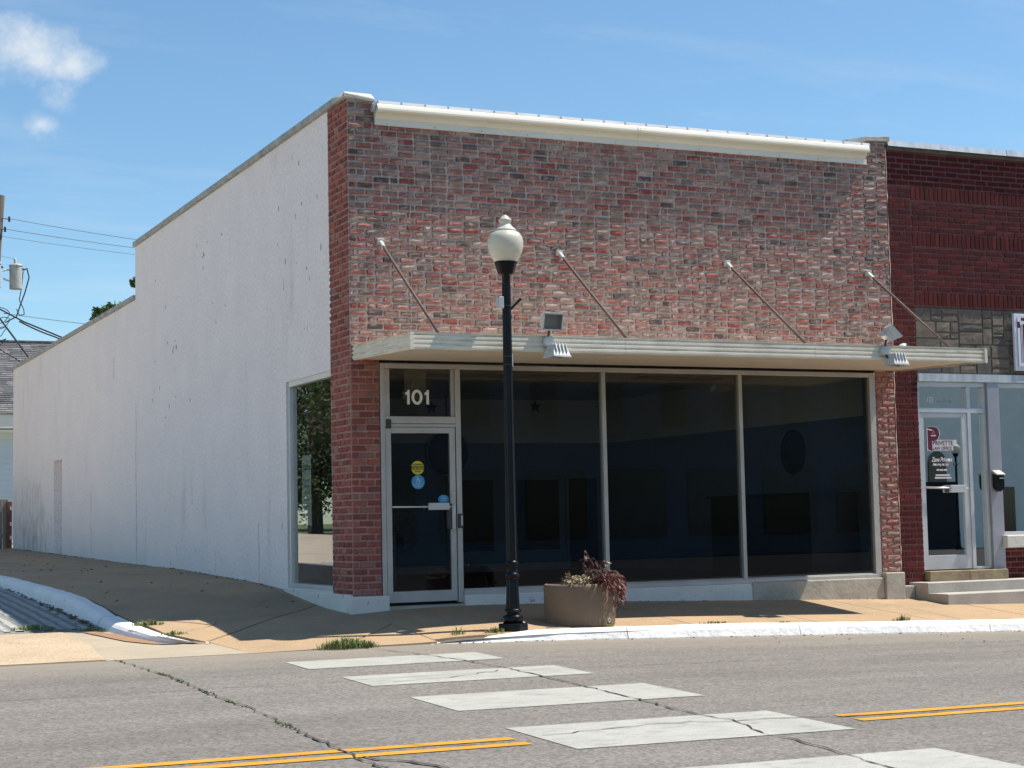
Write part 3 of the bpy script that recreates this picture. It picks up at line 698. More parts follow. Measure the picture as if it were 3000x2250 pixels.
# thin mortar fillet down the right edge of the front
s = MB(); vs = []; fs = []; r = random.Random(9); n = 60
for i in range(n+1):
    z = .17+(6.0-.17)*i/n; a = XR-.004+r.uniform(-.004, .006)
    vs += [(a, -.008+r.uniform(-.004, .004), z), (a+.013+r.uniform(-.005, .008), .0+r.uniform(-.004, .004), z), (a+.02, .08, z)]
for i in range(n):
    for k in range(2): fs.append((i*3+k, i*3+k+1, (i+1)*3+k+1, (i+1)*3+k))
s.add(vs, fs); s.build('mortar_fillet', 'mortar', B)
# settlement crack in the left of the front
s = MB(); vs = []; fs = []; r = random.Random(13); n = 50
for i in range(n+1):
    z = 5.2-(5.2-3.1)*i/n; x = .78+.0*i+r.uniform(-.012, .012); w_ = r.uniform(.001, .008)
    vs += [(x-w_, -.0215, z), (x+w_, -.0215, z)]
for i in range(n): fs.append((2*i, 2*i+1, 2*i+3, 2*i+2))
s.add(vs, fs); s.build('wall_crack', 'peel', B)

# plinths and sills
s = MB(); s.box(-.055, .425, -.085, .02, -.4, .112); s.box(-.055, .02, .02, 2.56, -.4, .135); s.build('plinth', 'white_paint', B, bevel=.012)
s = MB(); s.box(1.40, 5.44, -.055, .12, -.5, .085); s.build('bulkhead', 'white_paint', B, bevel=.012)
s = MB(); s.box(5.442, 7.52, -.06, .12, -.6, .095); s.build('bulkhead', 'beige_stone', B, bevel=.012)
s = MB(); s.box(7.522, 7.835, -.095, .06, -.6, .158); s.build('plinth', 'beige_stone', B, bevel=.012)
s = MB(); s.box(.425, 1.40, -.05, .12, -.4, -.018); s.build('threshold', 'step_concrete', B)
# shop window frames
FY0, FY1 = -.012, .085
def bar(name, x0, x1, z0, z1, m='aluminium', y0=FY0, y1=FY1, parent=B, bevel=.004): s = MB(); s.box(x0, x1, y0, y1, z0, z1); return s.build(name, m, parent, bevel=bevel)
bar('window_jamb', .37, .425, -.02, 2.858)
bar('window_head', .426, 7.50, 2.80, 2.858)
bar('mullion', 1.335, 1.40, .0, 2.799)
bar('mullion', 3.333, 3.385, .142, 2.799)
bar('mullion', 5.345, 5.397, .142, 2.799)
bar('window_jamb', 7.425, 7.47, .10, 2.799); bar('window_jamb', 7.474, 7.522, .10, 2.858, y0=-.005)
bar('window_sill', 1.402, 5.5, .086, .14, y0=-.03); bar('window_sill', 5.502, 7.424, .096, .142, y0=-.03)
bar('window_sill', 1.402, 7.424, .1405, .156, y0=.0, y1=.05)
bar('transom_bar', .426, 1.334, 2.10, 2.135); bar('transom_bar', .426, 1.334, 2.14, 2.225)
bar('transom_bead', .426, .50, 2.226, 2.799, y0=.02); bar('transom_bead', 1.29, 1.334, 2.226, 2.799, y0=.02)
def pane(name, x0, x1, z0, z1, y, m='window_glass', parent=B): s = MB(); s.box(x0, x1, y, y+.006, z0, z1, skip='kbtlr'); return s.build(name, m, parent)
pane('window_pane', 1.40, 3.333, .15, 2.80, .04); pane('window_pane', 3.385, 5.345, .15, 2.80, .042); pane('window_pane', 5.397, 7.425, .15, 2.80, .041)
pane('transom_pane', .5, 1.29, 2.226, 2.80, .045)
hn = MB(); ZN, HN = 2.372, .175
for x0 in (.700, .948):
    hn.add([(x0+.028, .036, ZN), (x0+.062, .036, ZN), (x0+.062, .036, ZN+HN), (x0+.036, .036, ZN+HN), (x0+.03, .036, ZN+HN-.022), (x0+.004, .036, ZN+HN-.034), (x0+.004, .036, ZN+HN-.06), (x0+.028, .036, ZN+HN-.06)], [tuple(range(8))])
k = 40; vs = []
for i in range(k):
    a = 2*math.pi*i/k; ca, sa = math.cos(a), math.sin(a)
    vs += [(.856+.071*ca, .036, ZN+HN/2+(HN/2+.003)*sa), (.856+.036*ca, .036, ZN+HN/2+(HN/2-.030)*sa)]
hn.add(vs, [(2*i, 2*((i+1) % k), 2*((i+1) % k)+1, 2*i+1) for i in range(k)]); hn.build('house_number', 'decal_white', B)
s = MB(); s.box(.70, .98, .05, .052, 2.52, 2.80); s.box(.68, .99, .0525, .0535, 2.44, 2.53); s.build('paper_sheet', 'kraft', B)
# door
D = MB(); D.box(.432, .502, .0, .05, .02, 2.095); D.box(1.255, 1.325, .0, .05, .02, 2.095); D.box(.502, 1.255, .0, .05, 2.025, 2.095); D.box(.502, 1.255, .0, .05, .02, .15)
door = D.build('door', 'aluminium', B, bevel=.003)
pane('door_glass', .50, 1.257, .148, 2.027, .028, parent=door)
s = MB(); s.tube([(.49, -.045, 1.148), (1.27, -.045, 1.140)], .011, 8); s.build('push_bar', 'aluminium_bright', door, smooth=True)
s = MB(); s.box(.948, 1.21, -.07, -.02, 1.105, 1.19); s.build('push_paddle', 'aluminium_bright', door, bevel=.006)
s = MB(); s.box(1.19, 1.25, -.05, -.0, .875, 1.18); s.build('pull_plate', 'dark_metal', door, bevel=.004)
s = MB(); s.box(1.258, 1.30, -.035, -.001, .87, 1.16); s.build('door_handle', 'aluminium_bright', door, bevel=.008)
s = MB(); s.lathe([(.02, 0), (.02, .012), (.012, .016)], (0, 0, 0), 16); s.v = [(1.29+p[0], -.0-p[2], 1.305+p[1]) for p in s.v]; s.build('lock', 'galvanised', door, smooth=True)
s = MB(); s.box(.435, .50, -.03, -.001, 2.08, 2.19); s.build('door_closer', 'dark_metal', door, bevel=.01)
s = MB(); s.box(1.338, 1.398, -.05, -.0125, .885, 1.055); s.build('card_reader', 'dark_metal', B, bevel=.006)
s = MB(); s.box(1.360, 1.385, -.058, -.0505, .91, 1.035); s.build('card_reader_face', 'grey_plastic', B, bevel=.004)
# stickers on the door glass
y = .0255
s = MB(); s.disc((.845, y, 1.612), .082); st1 = s.build('caution_sticker', 'decal_yellow', door)
s = MB(); s.box(.755, .935, y-.002, y-.001, 1.592, 1.632); s.build('sticker_band', 'decal_black', st1)
text_on_front('sticker_text', 'CAUTION', .845, y-.003, 1.60, .036, 'decal_yellow', st1, 'CENTER', .001, .92)
text_on_front('sticker_text', 'AUTOMATIC', .845, y-.002, 1.643, .024, 'decal_black', st1, 'CENTER', .001, .9)
text_on_front('sticker_text', 'DOOR', .845, y-.002, 1.56, .028, 'decal_black', st1, 'CENTER', .001, .9)
s = MB(); s.disc((.848, y, 1.442), .084); st2 = s.build('access_sticker', 'decal_blue', door)
s = MB(); s.disc((.845, y-.002, 1.447), .024, 'y', 20, .018); s.disc((.840, y-.002, 1.503), .009, 'y', 12)
s.box(.835, .846, y-.0025, y-.002, 1.46, 1.494); s.box(.846, .866, y-.0025, y-.002, 1.467, 1.475); s.box(.862, .873, y-.0028, y-.0021, 1.43, 1.467); s.build('wheelchair_symbol', 'decal_light', st2)
text_on_front('sticker_text', 'ACTIVATE SWITCH', .848, y-.002, 1.405, .016, 'decal_light', st2, 'CENTER', .0006, .85)
text_on_front('sticker_text', 'TO OPERATE', .848, y-.002, 1.382, .019, 'decal_light', st2, 'CENTER', .0006, .9)
s = MB(); s.disc((1.172, y-.001, 1.233), .066); s.v = [(1.172+(p[0]-1.172)*1.05, p[1], 1.233+(p[2]-1.233)*.78) for p in s.v]; st3 = s.build('push_sticker', 'decal_blue', door)
text_on_front('sticker_text', 'PUSH', 1.172, y-.003, 1.235, .026, 'decal_light', st3, 'CENTER', .001, .9)
text_on_front('sticker_text', 'TO OPERATE', 1.172, y-.003, 1.212, .016, 'decal_light', st3, 'CENTER', .0006, .9)
# side window
s = MB(); s.box(.02, .10, 2.47, 2.55, .157, 2.828); s.build('window_jamb', 'aluminium_bright', B, bevel=.004)
s = MB(); s.box(.015, .11, SB, 2.469, 2.76, 2.829); s.build('window_head', 'house_trim', B, bevel=.004)
s = MB(); s.box(-.012, .11, SB, 2.469, .157, .215); s.build('window_sill', 'aluminium_bright', B, bevel=.004)
s = MB(); s.quad((.07, SB, .2), (.07, SB, 2.78), (.07, 2.48, 2.78), (.07, 2.48, .2)); s.build('side_window_pane', 'side_glass', B)
# interior
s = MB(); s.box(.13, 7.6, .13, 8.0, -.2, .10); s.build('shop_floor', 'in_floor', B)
s = MB(); s.box(.13, 7.6, .1, 8.0, 3.05, 3.12); s.build('shop_ceiling', 'in_ceiling', B)
for (a, b, c, d) in ((.6, 3.2, 1.2, 1.5), (3.6, 5.6, 1.6, 2.1), (1.2, 4.4, 3.2, 3.5), (5.6, 7.0, 3.0, 3.4)):
    s = MB(); s.box(a, b, c, d, 3.02, 3.049); s.build('ceiling_light_panel', 'in_dark', B)
s = MB(); s.box(7.55, 7.6, .12, 8, 2.3, 3.049); s.box(.13, 7.549, 7.9, 8, 2.3, 3.049); s.build('interior_upper_wall', 'in_pale', B)
s = MB(); s.box(7.549, 7.6, .12, 8, .1, 2.299); s.box(.13, 7.548, 7.899, 8, .1, 2.299); s.build('interior_lower_wall', 'in_blue', B)
s = MB(); s.box(.14, .3, 2.56, 7.89, .1, 3.049); s.box(.13, .3, .12, 2.56, 2.84, 3.049); s.build('interior_left_wall', 'in_blue', B)
for (a, b, c, d) in ((5.75, 6.55, .45, 1.66), (6.75, 7.3, .11, 1.68), (2.2, 3.0, .11, 2.0), (4.5, 5.3, .45, 1.66)):
    s = MB(); s.box(a-.06, b+.06, 7.87, 7.898, c-.06, d+.06); o = s.build('interior_door_frame', 'in_blue', B)
    s = MB(); s.box(a, b, 7.86, 7.869, c, d); s.build('interior_opening', 'in_dark', o)
def star(mb, c, R, axis='y'):
    P = []
    for i in range(10):
        a = math.pi/2+i*math.pi/5; q = R if i % 2 == 0 else R*.42; P.append((c[0]+q*math.cos(a), c[1], c[2]+q*math.sin(a)))
    mb.add(P+[(c[0], c[1]-.02, c[2])], [(i, (i+1) % 10, 10) for i in range(10)])
for c in ((6.15, 7.88, 2.93), (4.2, 7.88, 2.9)):
    s = MB(); star(s, c, .12); s.build('wall_star', 'in_dark', B)
s = MB(); s.lathe([(.001, .06), (.30, .06), (.33, .03), (.36, .0)], (0, 0, 0), 40, cap=False); s.v = [(3.36+p[0], 5.2-p[2], 2.02+p[1]) for p in s.v]
tag(s.build('round_hanging_sign', 'in_dark', smooth=True), 'round black disc hanging inside behind the shop door', 'sign')
for o in [bpy.data.objects['round_hanging_sign']]:
    s = MB(); s.tube([(3.36, 5.2, 2.37), (3.36, 5.2, 3.05)], .012, 6); s.build('hanger', 'in_dark', o)
    s = MB(); s.disc((3.36, 5.14, 2.02), .36, 'y', 40, .345); s.build('rim', 'in_blue', o)
s = MB(); s.disc((7.54, 2.05, 1.88), .33, 'x', 40, .27); p1 = s.build('round_wall_frame', 'in_floor', B)
s = MB(); s.disc((7.545, 2.05, 1.88), .27, 'x', 40); s.build('frame_inset', 'in_dark', p1)
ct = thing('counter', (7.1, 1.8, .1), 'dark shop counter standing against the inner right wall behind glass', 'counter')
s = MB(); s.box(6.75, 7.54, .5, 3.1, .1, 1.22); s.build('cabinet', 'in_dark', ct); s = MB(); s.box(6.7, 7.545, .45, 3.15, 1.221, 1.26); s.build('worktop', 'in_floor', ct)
fan = thing('floor_fan', (1.15, 1.55, .1), 'round wire floor fan just inside the glass door', 'fan')
s = MB(); s.tube([(1.15+.27*math.cos(i*math.pi/16), 1.5, .86+.27*math.sin(i*math.pi/16)) for i in range(33)], .008, 6)
for q in range(3): s.tube([(1.15+.09*(q+1)*math.cos(i*math.pi/16), 1.47, .86+.09*(q+1)*math.sin(i*math.pi/16)) for i in range(33)], .003, 4)
s.build('cage', 'in_dark', fan)
for q in range(3):
    a = q*2.094+.4; s = MB(); s.add([(1.15, 1.52, .86), (1.15+.22*math.cos(a), 1.5, .86+.22*math.sin(a)), (1.15+.23*math.cos(a+.5), 1.54, .86+.23*math.sin(a+.5)), (1.15+.15*math.cos(a+.8), 1.56, .86+.15*math.sin(a+.8))], [(0, 1, 2, 3)]); s.build('blade', 'in_dark', fan)
s = MB(); s.tube([(1.15, 1.6, .1), (1.15, 1.6, .86)], .02, 8); s.box(.95, 1.35, 1.5, 1.75, .1, .13); s.build('stand', 'in_dark', fan)
s = MB(); s.quad((.075, 1.75, .95), (.075, 2.15, .95), (.075, 2.13, 1.85), (.075, 1.77, 1.85)); nt = s.build('paper_notice', 'paper', B)
me = text_mesh('Store', .13, 'decal_black', 'CENTER', .002)
for v in me.vertices: v.co = Vector((.0735, 1.95-v.co.x, 1.66+v.co.y))
place('notice_text', me, nt)
for i, wd in enumerate((.26, .2, .26, .24, .25)):
    s = MB(); z = 1.52-i*.085; s.quad((.0735, 1.95-wd/2, z), (.0735, 1.95+wd/2, z), (.0735, 1.95+wd/2, z+.03), (.0735, 1.95-wd/2, z+.03)); s.build('notice_line', 'grey_plastic', nt)

# canopy
CX0, CX1, CY = .04, 7.835, -1.9
s = MB(); s.add([(CX0+.03, CY+.03, 2.98), (CX1-.03, CY+.03, 2.98), (CX1-.03, -.03, 3.03), (CX0+.03, -.03, 3.03), (CX0+.03, CY+.03, 2.90), (CX1-.03, CY+.03, 2.90), (CX1-.03, -.03, 2.95), (CX0+.03, -.03, 2.95)], [(0, 1, 2, 3), (4, 7, 6, 5), (0, 4, 5, 1), (1, 5, 6, 2), (2, 6, 7, 3), (3, 7, 4, 0)])
can = s.build('canopy', 'fascia', B)
for i in range(6):
    a, b = CX0+.035+i*1.285, CX0+.035+(i+1)*1.285-.006
    s = MB(); s.add([(a, CY+.035, 2.850), (b, CY+.035, 2.850), (b, -.032, 2.893), (a, -.032, 2.893), (a, CY+.035, 2.862), (b, CY+.035, 2.862), (b, -.032, 2.905), (a, -.032, 2.905)], [(0, 3, 2, 1), (4, 5, 6, 7), (0, 1, 5, 4), (1, 2, 6, 5), (2, 3, 7, 6), (3, 0, 4, 7)])
    s.build('soffit_board', 'soffit', can)
prof = []
z = 2.83; H = .182
segs = [(0, 0), (.0, .012), (-.012, .020), (-.012, .044), (0, .052), (0, .064), (-.012, .072), (-.012, .096), (0, .104), (0, .116), (-.012, .124), (-.012, .148), (0, .156), (0, .17), (-.014, .176), (-.014, .182)]
pf = [(CY+a, 2.83+b) for a, b in segs] + [(CY+.028, 3.012), (CY+.028, 2.83)]
for a, b in ((CX0, 2.66), (2.664, 5.25), (5.254, CX1)):
    s = MB(); s.prism(pf, 'x', a, b); s.build('fascia', 'fascia', can)
def end_fascia(x, sgn):
    s = MB(); vs = []; fs = []
    P = [(x+sgn*(-a), b) for a, b in segs] + [(x-sgn*.026, .182), (x-sgn*.026, 0)]
    n = len(P)
    for yy, zz in ((CY+.002, 2.83), (-.004, 2.884)):
        for a, b in P: vs.append((a, yy, zz+b))
    fs = [(i, (i+1) % n, n+(i+1) % n, n+i) for i in range(n)] + [tuple(range(n)), tuple(range(n, 2*n))[::-1]]
    s.add(vs, fs); s.build('fascia', 'fascia', can)
end_fascia(CX0, -1); end_fascia(CX1, 1)
s = MB(); s.box(CX0-.02, CX0+.022, CY-.022, CY-.0005, 2.826, 3.016); s.build('corner_strip', 'fascia', can)
s = MB(); s.box(CX1-.022, CX1+.02, CY-.022, CY-.0005, 2.826, 3.016); s.build('corner_strip', 'fascia', can)
for (xw, zz, xl) in ((.394, 4.308, .462), (2.773, 4.282, 2.817), (5.22, 4.259, 5.298), (7.462, 4.22, 7.484)):
    s = MB(); s.tube([(xw, -.03, zz), (xl, -1.7, 3.0)], .017, 8); o = s.build('tie_rod', 'rust_rod', can, smooth=True)
    s = MB(); s.box(xw-.045, xw+.045, -.05, -.005, zz-.03, zz+.04); s.build('wall_bracket', 'cap_concrete', o, bevel=.008)
    s = MB(); s.tube([(xw-.002, -.03, zz), (xw+.002, -.13, zz-.078)], .026, 8); s.build('clevis', 'galvanised', o)
for i in range(14):
    s = MB(); x = .25+i*.55; s.box(x, x+.09, CY+.03, CY+.032, 2.838, 2.849); s.build('drip_gap', 'crack', can)

# ------------------------------------------------------------------ things on the canopy
def floodlight_pair(x, label, aim):
    t = thing('twin_floodlight', (x, CY-.02, 2.83), label, 'floodlight', 'twin floodlights on the canopy edge')
    y0 = CY-.016
    s = MB(); s.lathe([(.055, 0), (.062, .008), (.062, .045), (.05, .055)], (0, 0, 0), 20); s.v = [(x-.005+p[0], y0-p[2], 2.945+p[1]) for p in s.v]; s.build('junction_box', 'galvanised', t, smooth=False)
    s = MB(); s.tube([(x-.005, y0-.04, 3.0), (x-.005, y0-.06, 3.075)], .014, 8); s.build('swivel', 'dark_metal', t)
    s = MB(); s.tube([(x+.0, y0-.04, 2.89), (x+.01, y0-.07, 2.85)], .014, 8); s.build('swivel', 'dark_metal', t)
    def head(c, rz, tilt):
        m = Matrix.Translation(c) @ Matrix.Rotation(rz, 4, 'Z') @ Matrix.Rotation(tilt, 4, 'X')
        T = lambda L: [tuple(m @ Vector(p)) for p in L]
        a, b, hh = .125, .085, .095           # face in -y, body behind it
        s = MB(); s.add(T([(-a, -.02, -hh), (a, -.02, -hh), (a, -.02, hh), (-a, -.02, hh), (-b, .11, -hh*.55), (b, .11, -hh*.55), (b, .11, hh*.55), (-b, .11, hh*.55)]), [(0, 3, 7, 4), (1, 5, 6, 2), (0, 4, 5, 1), (3, 2, 6, 7), (4, 7, 6, 5)])
        s.add(T([(-a*.86, .05, -hh*.8), (a*.86, .05, -hh*.8), (a*.86, .05, hh*.8), (-a*.86, .05, hh*.8)]), [(0, 1, 2, 3)]); o = s.build('lamp_housing', 'galvanised', t)
        s = MB()
        for q in ((-a, a, hh-.012, hh+.006), (-a, a, -hh-.006, -hh+.012)): s.add(T([(q[0], -.032, q[2]), (q[1], -.032, q[2]), (q[1], -.032, q[3]), (q[0], -.032, q[3]), (q[0], -.015, q[2]), (q[1], -.015, q[2]), (q[1], -.015, q[3]), (q[0], -.015, q[3])]), [(0, 1, 2, 3), (7, 6, 5, 4), (0, 4, 5, 1), (1, 5, 6, 2), (2, 6, 7, 3), (3, 7, 4, 0)])
        for q in ((-a-.004, -a+.012), (a-.012, a+.004)): s.add(T([(q[0], -.032, -hh), (q[1], -.032, -hh), (q[1], -.032, hh), (q[0], -.032, hh), (q[0], -.015, -hh), (q[1], -.015, -hh), (q[1], -.015, hh), (q[0], -.015, hh)]), [(0, 1, 2, 3), (7, 6, 5, 4), (0, 4, 5, 1), (1, 5, 6, 2), (2, 6, 7, 3), (3, 7, 4, 0)])
        s.build('bezel', 'galvanised', o)
        s = MB(); s.add(T([(-a+.01, -.022, -hh+.01), (a-.01, -.022, -hh+.01), (a-.01, -.022, hh-.01), (-a+.01, -.022, hh-.01)]), [(0, 1, 2, 3)]); s.build('lens', 'window_glass', o)
        for k in range(4):
            s = MB(); xx = -.075+.05*k; s.add(T([(xx-.004, .02, hh*.86), (xx+.004, .02, hh*.86), (xx+.004, .11, hh*.55), (xx-.004, .11, hh*.55), (xx-.004, .02, hh*1.06), (xx+.004, .02, hh*1.06), (xx+.004, .13, hh*.72), (xx-.004, .13, hh*.72)]), [(0, 1, 5, 4), (1, 2, 6, 5), (2, 3, 7, 6), (3, 0, 4, 7), (4, 5, 6, 7)]); s.build('cooling_fin', 'galvanised', o)
    for c, rz, tilt in aim: head(Vector(c), rz, tilt)
    return t
floodlight_pair(1.665, 'twin grey floodlight on the canopy edge beside the black lamp post', [((1.685, CY-.10, 3.165), .08, .22), ((1.735, CY-.11, 2.79), .25, math.radians(88))])
floodlight_pair(6.255, 'twin grey floodlight on the canopy edge near the dome camera', [((6.33, CY-.10, 3.16), 1.25, -.75), ((6.365, CY-.11, 2.79), .15, math.radians(88))])
sc_ = thing('dome_camera', (6.625, -1.83, 3.0), 'small white dome camera sitting on top of the canopy edge', 'camera')
s = MB(); s.lathe([(.066, 0), (.066, .028), (.06, .045), (.04, .062), (.015, .07)], (6.625, -1.83, 2.985), 20); s.build('housing', 'white_plastic', sc_, smooth=True)
s = MB(); s.lathe([(.012, 0), (.03, .006), (.03, .02)], (0, 0, 0), 12); s.v = [(6.64+p[0], -1.83-.052-p[2]*.6, 3.016+p[1]) for p in s.v]; s.build('lens', 'dark_metal', sc_)

# ------------------------------------------------------------------ street lamp
LX, LY = 1.112, -2.05
LZ = zwalk(LX, LY)
def street_lamp(x, y, zb, label, dz=0.0):
    t = thing('street_lamp', (x, y, zb), label, 'street lamp', 'acorn street lamps')
    L = lambda prof, name, m, k=28, par=t, sm=True: (lambda s: s.build(name, m, par, smooth=sm))(MB().lathe(prof, (x, y, 0), k))
    zb0 = zb
    base = [(.17, zb0-.05), (.17, zb0+.055), (.165, zb0+.065), (.112, zb0+.07)]
    # octagonal foot
    s = MB(); s.lathe(base, (x, y, 0), 8); s.build('foot', 'black_paint', t)
    L([(.108, zb0+.068), (.108, zb0+.145), (.098, zb0+.155), (.07, zb0+.162), (.074, zb0+.185), (.092, zb0+.195), (.092, zb0+.215), (.076, zb0+.225)], 'base', 'black_paint')
    s = MB(); prof = [(.075, zb0+.222), (.074, zb0+.25), (.066, zb0+.42), (.060, zb0+.545)]; k = 24
    vs = [(x+(r+(.0025 if j % 2 else -.0035))*math.cos(2*math.pi*j/k), y+(r+(.0025 if j % 2 else -.0035))*math.sin(2*math.pi*j/k), z) for r, z in prof for j in range(k)]
    fs = [(i*k+j, i*k+(j+1) % k, (i+1)*k+(j+1) % k, (i+1)*k+j) for i in range(len(prof)-1) for j in range(k)]
    s.add(vs, fs); s.build('fluted_base', 'black_paint', t)
    L([(.060, zb0+.54), (.080, zb0+.56), (.082, zb0+.585), (.078, zb0+.60), (.066, zb0+.612), (.062, zb0+.62), (.062, zb0+.69), (.072, zb0+.70), (.072, zb0+.725), (.062, zb0+.735), (.058, zb0+.745)], 'collar', 'black_paint')
    s = MB(); k = 24; prof = [(.058, zb0+.74), (.0465, zb0+3.86)]
    vs = [(x+(r+(.0016 if j % 2 else -.0024))*math.cos(2*math.pi*j/k), y+(r+(.0016 if j % 2 else -.0024))*math.sin(2*math.pi*j/k), z) for r, z in prof for j in range(k)]
    s.add(vs, [(j, (j+1) % k, k+(j+1) % k, k+j) for j in range(k)]); s.build('pole', 'black_paint', t)
    zt = zb0
    L([(.047, zt+3.78), (.047, zt+3.86), (.055, zt+3.87), (.085, zt+3.88), (.092, zt+3.90), (.118, zt+3.99), (.123, zt+4.0), (.123, zt+4.02), (.10, zt+4.02)], 'lamp_holder', 'black_paint')
    gl = L([(.112, zt+4.015), (.150, zt+4.06), (.182, zt+4.125), (.198, zt+4.19), (.200, zt+4.24), (.190, zt+4.29), (.165, zt+4.335), (.125, zt+4.36)], 'globe', 'globe', 40)
    L([(.126, zt+4.355), (.126, zt+4.375), (.118, zt+4.38), (.105, zt+4.395), (.075, zt+4.42), (.055, zt+4.45), (.058, zt+4.458), (.073, zt+4.475), (.073, zt+4.495), (.06, zt+4.50), (.045, zt+4.52), (.028, zt+4.535), (.012, zt+4.545), (.002, zt+4.548)], 'globe_cap', 'globe_cap', 32)
    s = MB(); s.lathe([(.06, zt+4.02), (.06, zt+4.06), (.04, zt+4.07)], (x, y, 0), 16); s.build('lamp_ballast', 'dark_metal', t)
    s = MB(); s.tube([(x, y, zt+4.07), (x, y, zt+4.2)], .03, 10); s.build('bulb', 'porcelain', t)
    s = MB(); s.box(x-.115, x-.05, y-.045, y+.03, zb+3.50, zb+3.63); s.build('outlet_box', 'grey_plastic', t, bevel=.006)
    s = MB(); s.tube([(x+.04, y, zb+3.49), (x+.17, y-.01, zb+3.615)], .014, 8); s.build('banner_stub', 'black_paint', t)
    for z in (2.88, 2.97, 3.53):
        s = MB(); s.lathe([(.0535, zb+z), (.0535, zb+z+.008)], (x, y, 0), 24); s.build('strap', 'dark_metal', t)
    s = MB(); s.box(x+.03, x+.042, y-.052, y-.044, zb+2.86, zb+3.0); s.build('strap_tail', 'grey_plastic', t)
    return t
def globe_mat(name, col):
    m = bpy.data.materials.new(name); m.use_nodes = True; MATS[name] = m
    nd, ln = m.node_tree.nodes, m.node_tree.links; nd.clear()
    d = N(nd, 'ShaderNodeBsdfDiffuse'); d.inputs[0].default_value = (*col, 1)
    t = N(nd, 'ShaderNodeBsdfTranslucent'); t.inputs[0].default_value = (*col, 1)
    gs = N(nd, 'ShaderNodeBsdfGlossy'); gs.inputs['Roughness'].default_value = .25
    a = N(nd, 'ShaderNodeMixShader'); a.inputs[0].default_value = .5; ln.new(d.outputs[0], a.inputs[1]); ln.new(t.outputs[0], a.inputs[2])
    fr = N(nd, 'ShaderNodeFresnel'); b = N(nd, 'ShaderNodeMixShader'); ln.new(fr.outputs[0], b.inputs[0]); ln.new(a.outputs[0], b.inputs[1]); ln.new(gs.outputs[0], b.inputs[2])
    ns = N(nd, 'ShaderNodeTexNoise'); ns.inputs['Scale'].default_value = 160
    bm = N(nd, 'ShaderNodeBump'); bm.inputs['Distance'].default_value = .002; ln.new(ns.outputs['Fac'], bm.inputs['Height'])
    for q in (d, t, gs): ln.new(bm.outputs[0], q.inputs['Normal'])
    o = N(nd, 'ShaderNodeOutputMaterial'); ln.new(b.outputs[0], o.inputs[0])
globe_mat('globe', (.96, .92, .79)); globe_mat('globe_cap', (.94, .91, .79))
street_lamp(LX, LY, LZ, 'black fluted street lamp with cream acorn globe beside the round planter')

# ------------------------------------------------------------------ planter and its withered plants
PX, PY, PR = 2.07, -1.76, .398
PZ = zwalk(PX, PY-PR*.5)
pt = thing('planter', (PX, PY, PZ), 'round tan concrete planter on the pavement edge by the lamp post', 'planter')
s = MB(); s.lathe([(PR-.035, PZ-.06), (PR-.012, PZ-.05), (PR-.004, PZ+.02), (PR, PZ+.12), (PR+.004, PZ+.38), (PR+.004, PZ+.425), (PR-.002, PZ+.445), (PR-.015, PZ+.455), (PR-.035, PZ+.457), (PR-.05, PZ+.45), (PR-.055, PZ+.40)], (PX, PY, 0), 64); s.build('pot', 'planter', pt, smooth=True)
s = MB(); s.disc((PX, PY, PZ+.405), PR-.05, 'z', 40); s.build('soil', 'soil', pt)
s = MB(); s.disc((PX+.235, PY-PR*.86, PZ+.055), .02, 'y', 16); s.v = [(p[0], p[1]+.0, p[2]) for p in s.v]
s = MB(); a = math.radians(-62); s.lathe([(.026, 0), (.026, .012), (.015, .012), (.015, 0)], (0, 0, 0), 16, cap=False)
s.v = [(PX+math.cos(a)*(PR-.008+p[2])-math.sin(a)*p[0], PY+math.sin(a)*(PR-.008+p[2])+math.cos(a)*p[0], PZ+.05+p[1]) for p in s.v]; s.build('drain_hole', 'cap_concrete', pt)
def leaf(mb, p, d, L, W, col, r, curl=.4):
    """a small folded leaf from p along d"""
    d = Vector(d).normalized(); q = d.cross(Vector((r.uniform(-1, 1), r.uniform(-1, 1), r.uniform(-1, 1)))).normalized(); n = d.cross(q)
    p = Vector(p); m = p + d*L*.5 + n*L*curl*.25; e = p + d*L
    mb.cur = col; mb.add([p, m+q*W*.5, m-n*W*.25, m-q*W*.5, e], [(0, 1, 2), (0, 2, 3), (1, 4, 2), (2, 4, 3)]); mb.cur = (1, 1, 1)
def plant(name, label, stems, m, pal, leaves, Lr, Wr, seed, droop=1.0):
    r = random.Random(seed); t = thing(name, stems[0][0], label, 'plant', 'withered plants in the planter')
    st = MB(); lf = MB()
    for P in stems:
        Q = [Vector(p) for p in P]
        st.tube(Q, [.006]*(len(Q)-1)+[.002], 5)
        n = leaves
        for i in range(n):
            f = (i+.5)/n*(len(Q)-1); k = min(int(f), len(Q)-2); c = Q[k].lerp(Q[k+1], f-k)
            d = Vector((r.uniform(-1, 1), r.uniform(-1, 1), r.uniform(-.6, .5)-droop*.7))
            leaf(lf, c + Vector((r.uniform(-.02, .02),)*3), d, r.uniform(*Lr), r.uniform(*Wr), pick(pal, r), r)
    st.build('stems', 'bark', t); lf.build('leaves', m, t); return t
PAL_V = [((.15, .030, .028), 10), ((.095, .020, .020), 6), ((.24, .085, .06), 4), ((.30, .21, .12), 2), ((.05, .02, .016), 3)]
PAL_Y = [((.46, .37, .22), 6), ((.36, .27, .15), 4), ((.54, .47, .31), 4), ((.24, .15, .08), 2)]
r = random.Random(31); ZS = PZ+.41; stems = []
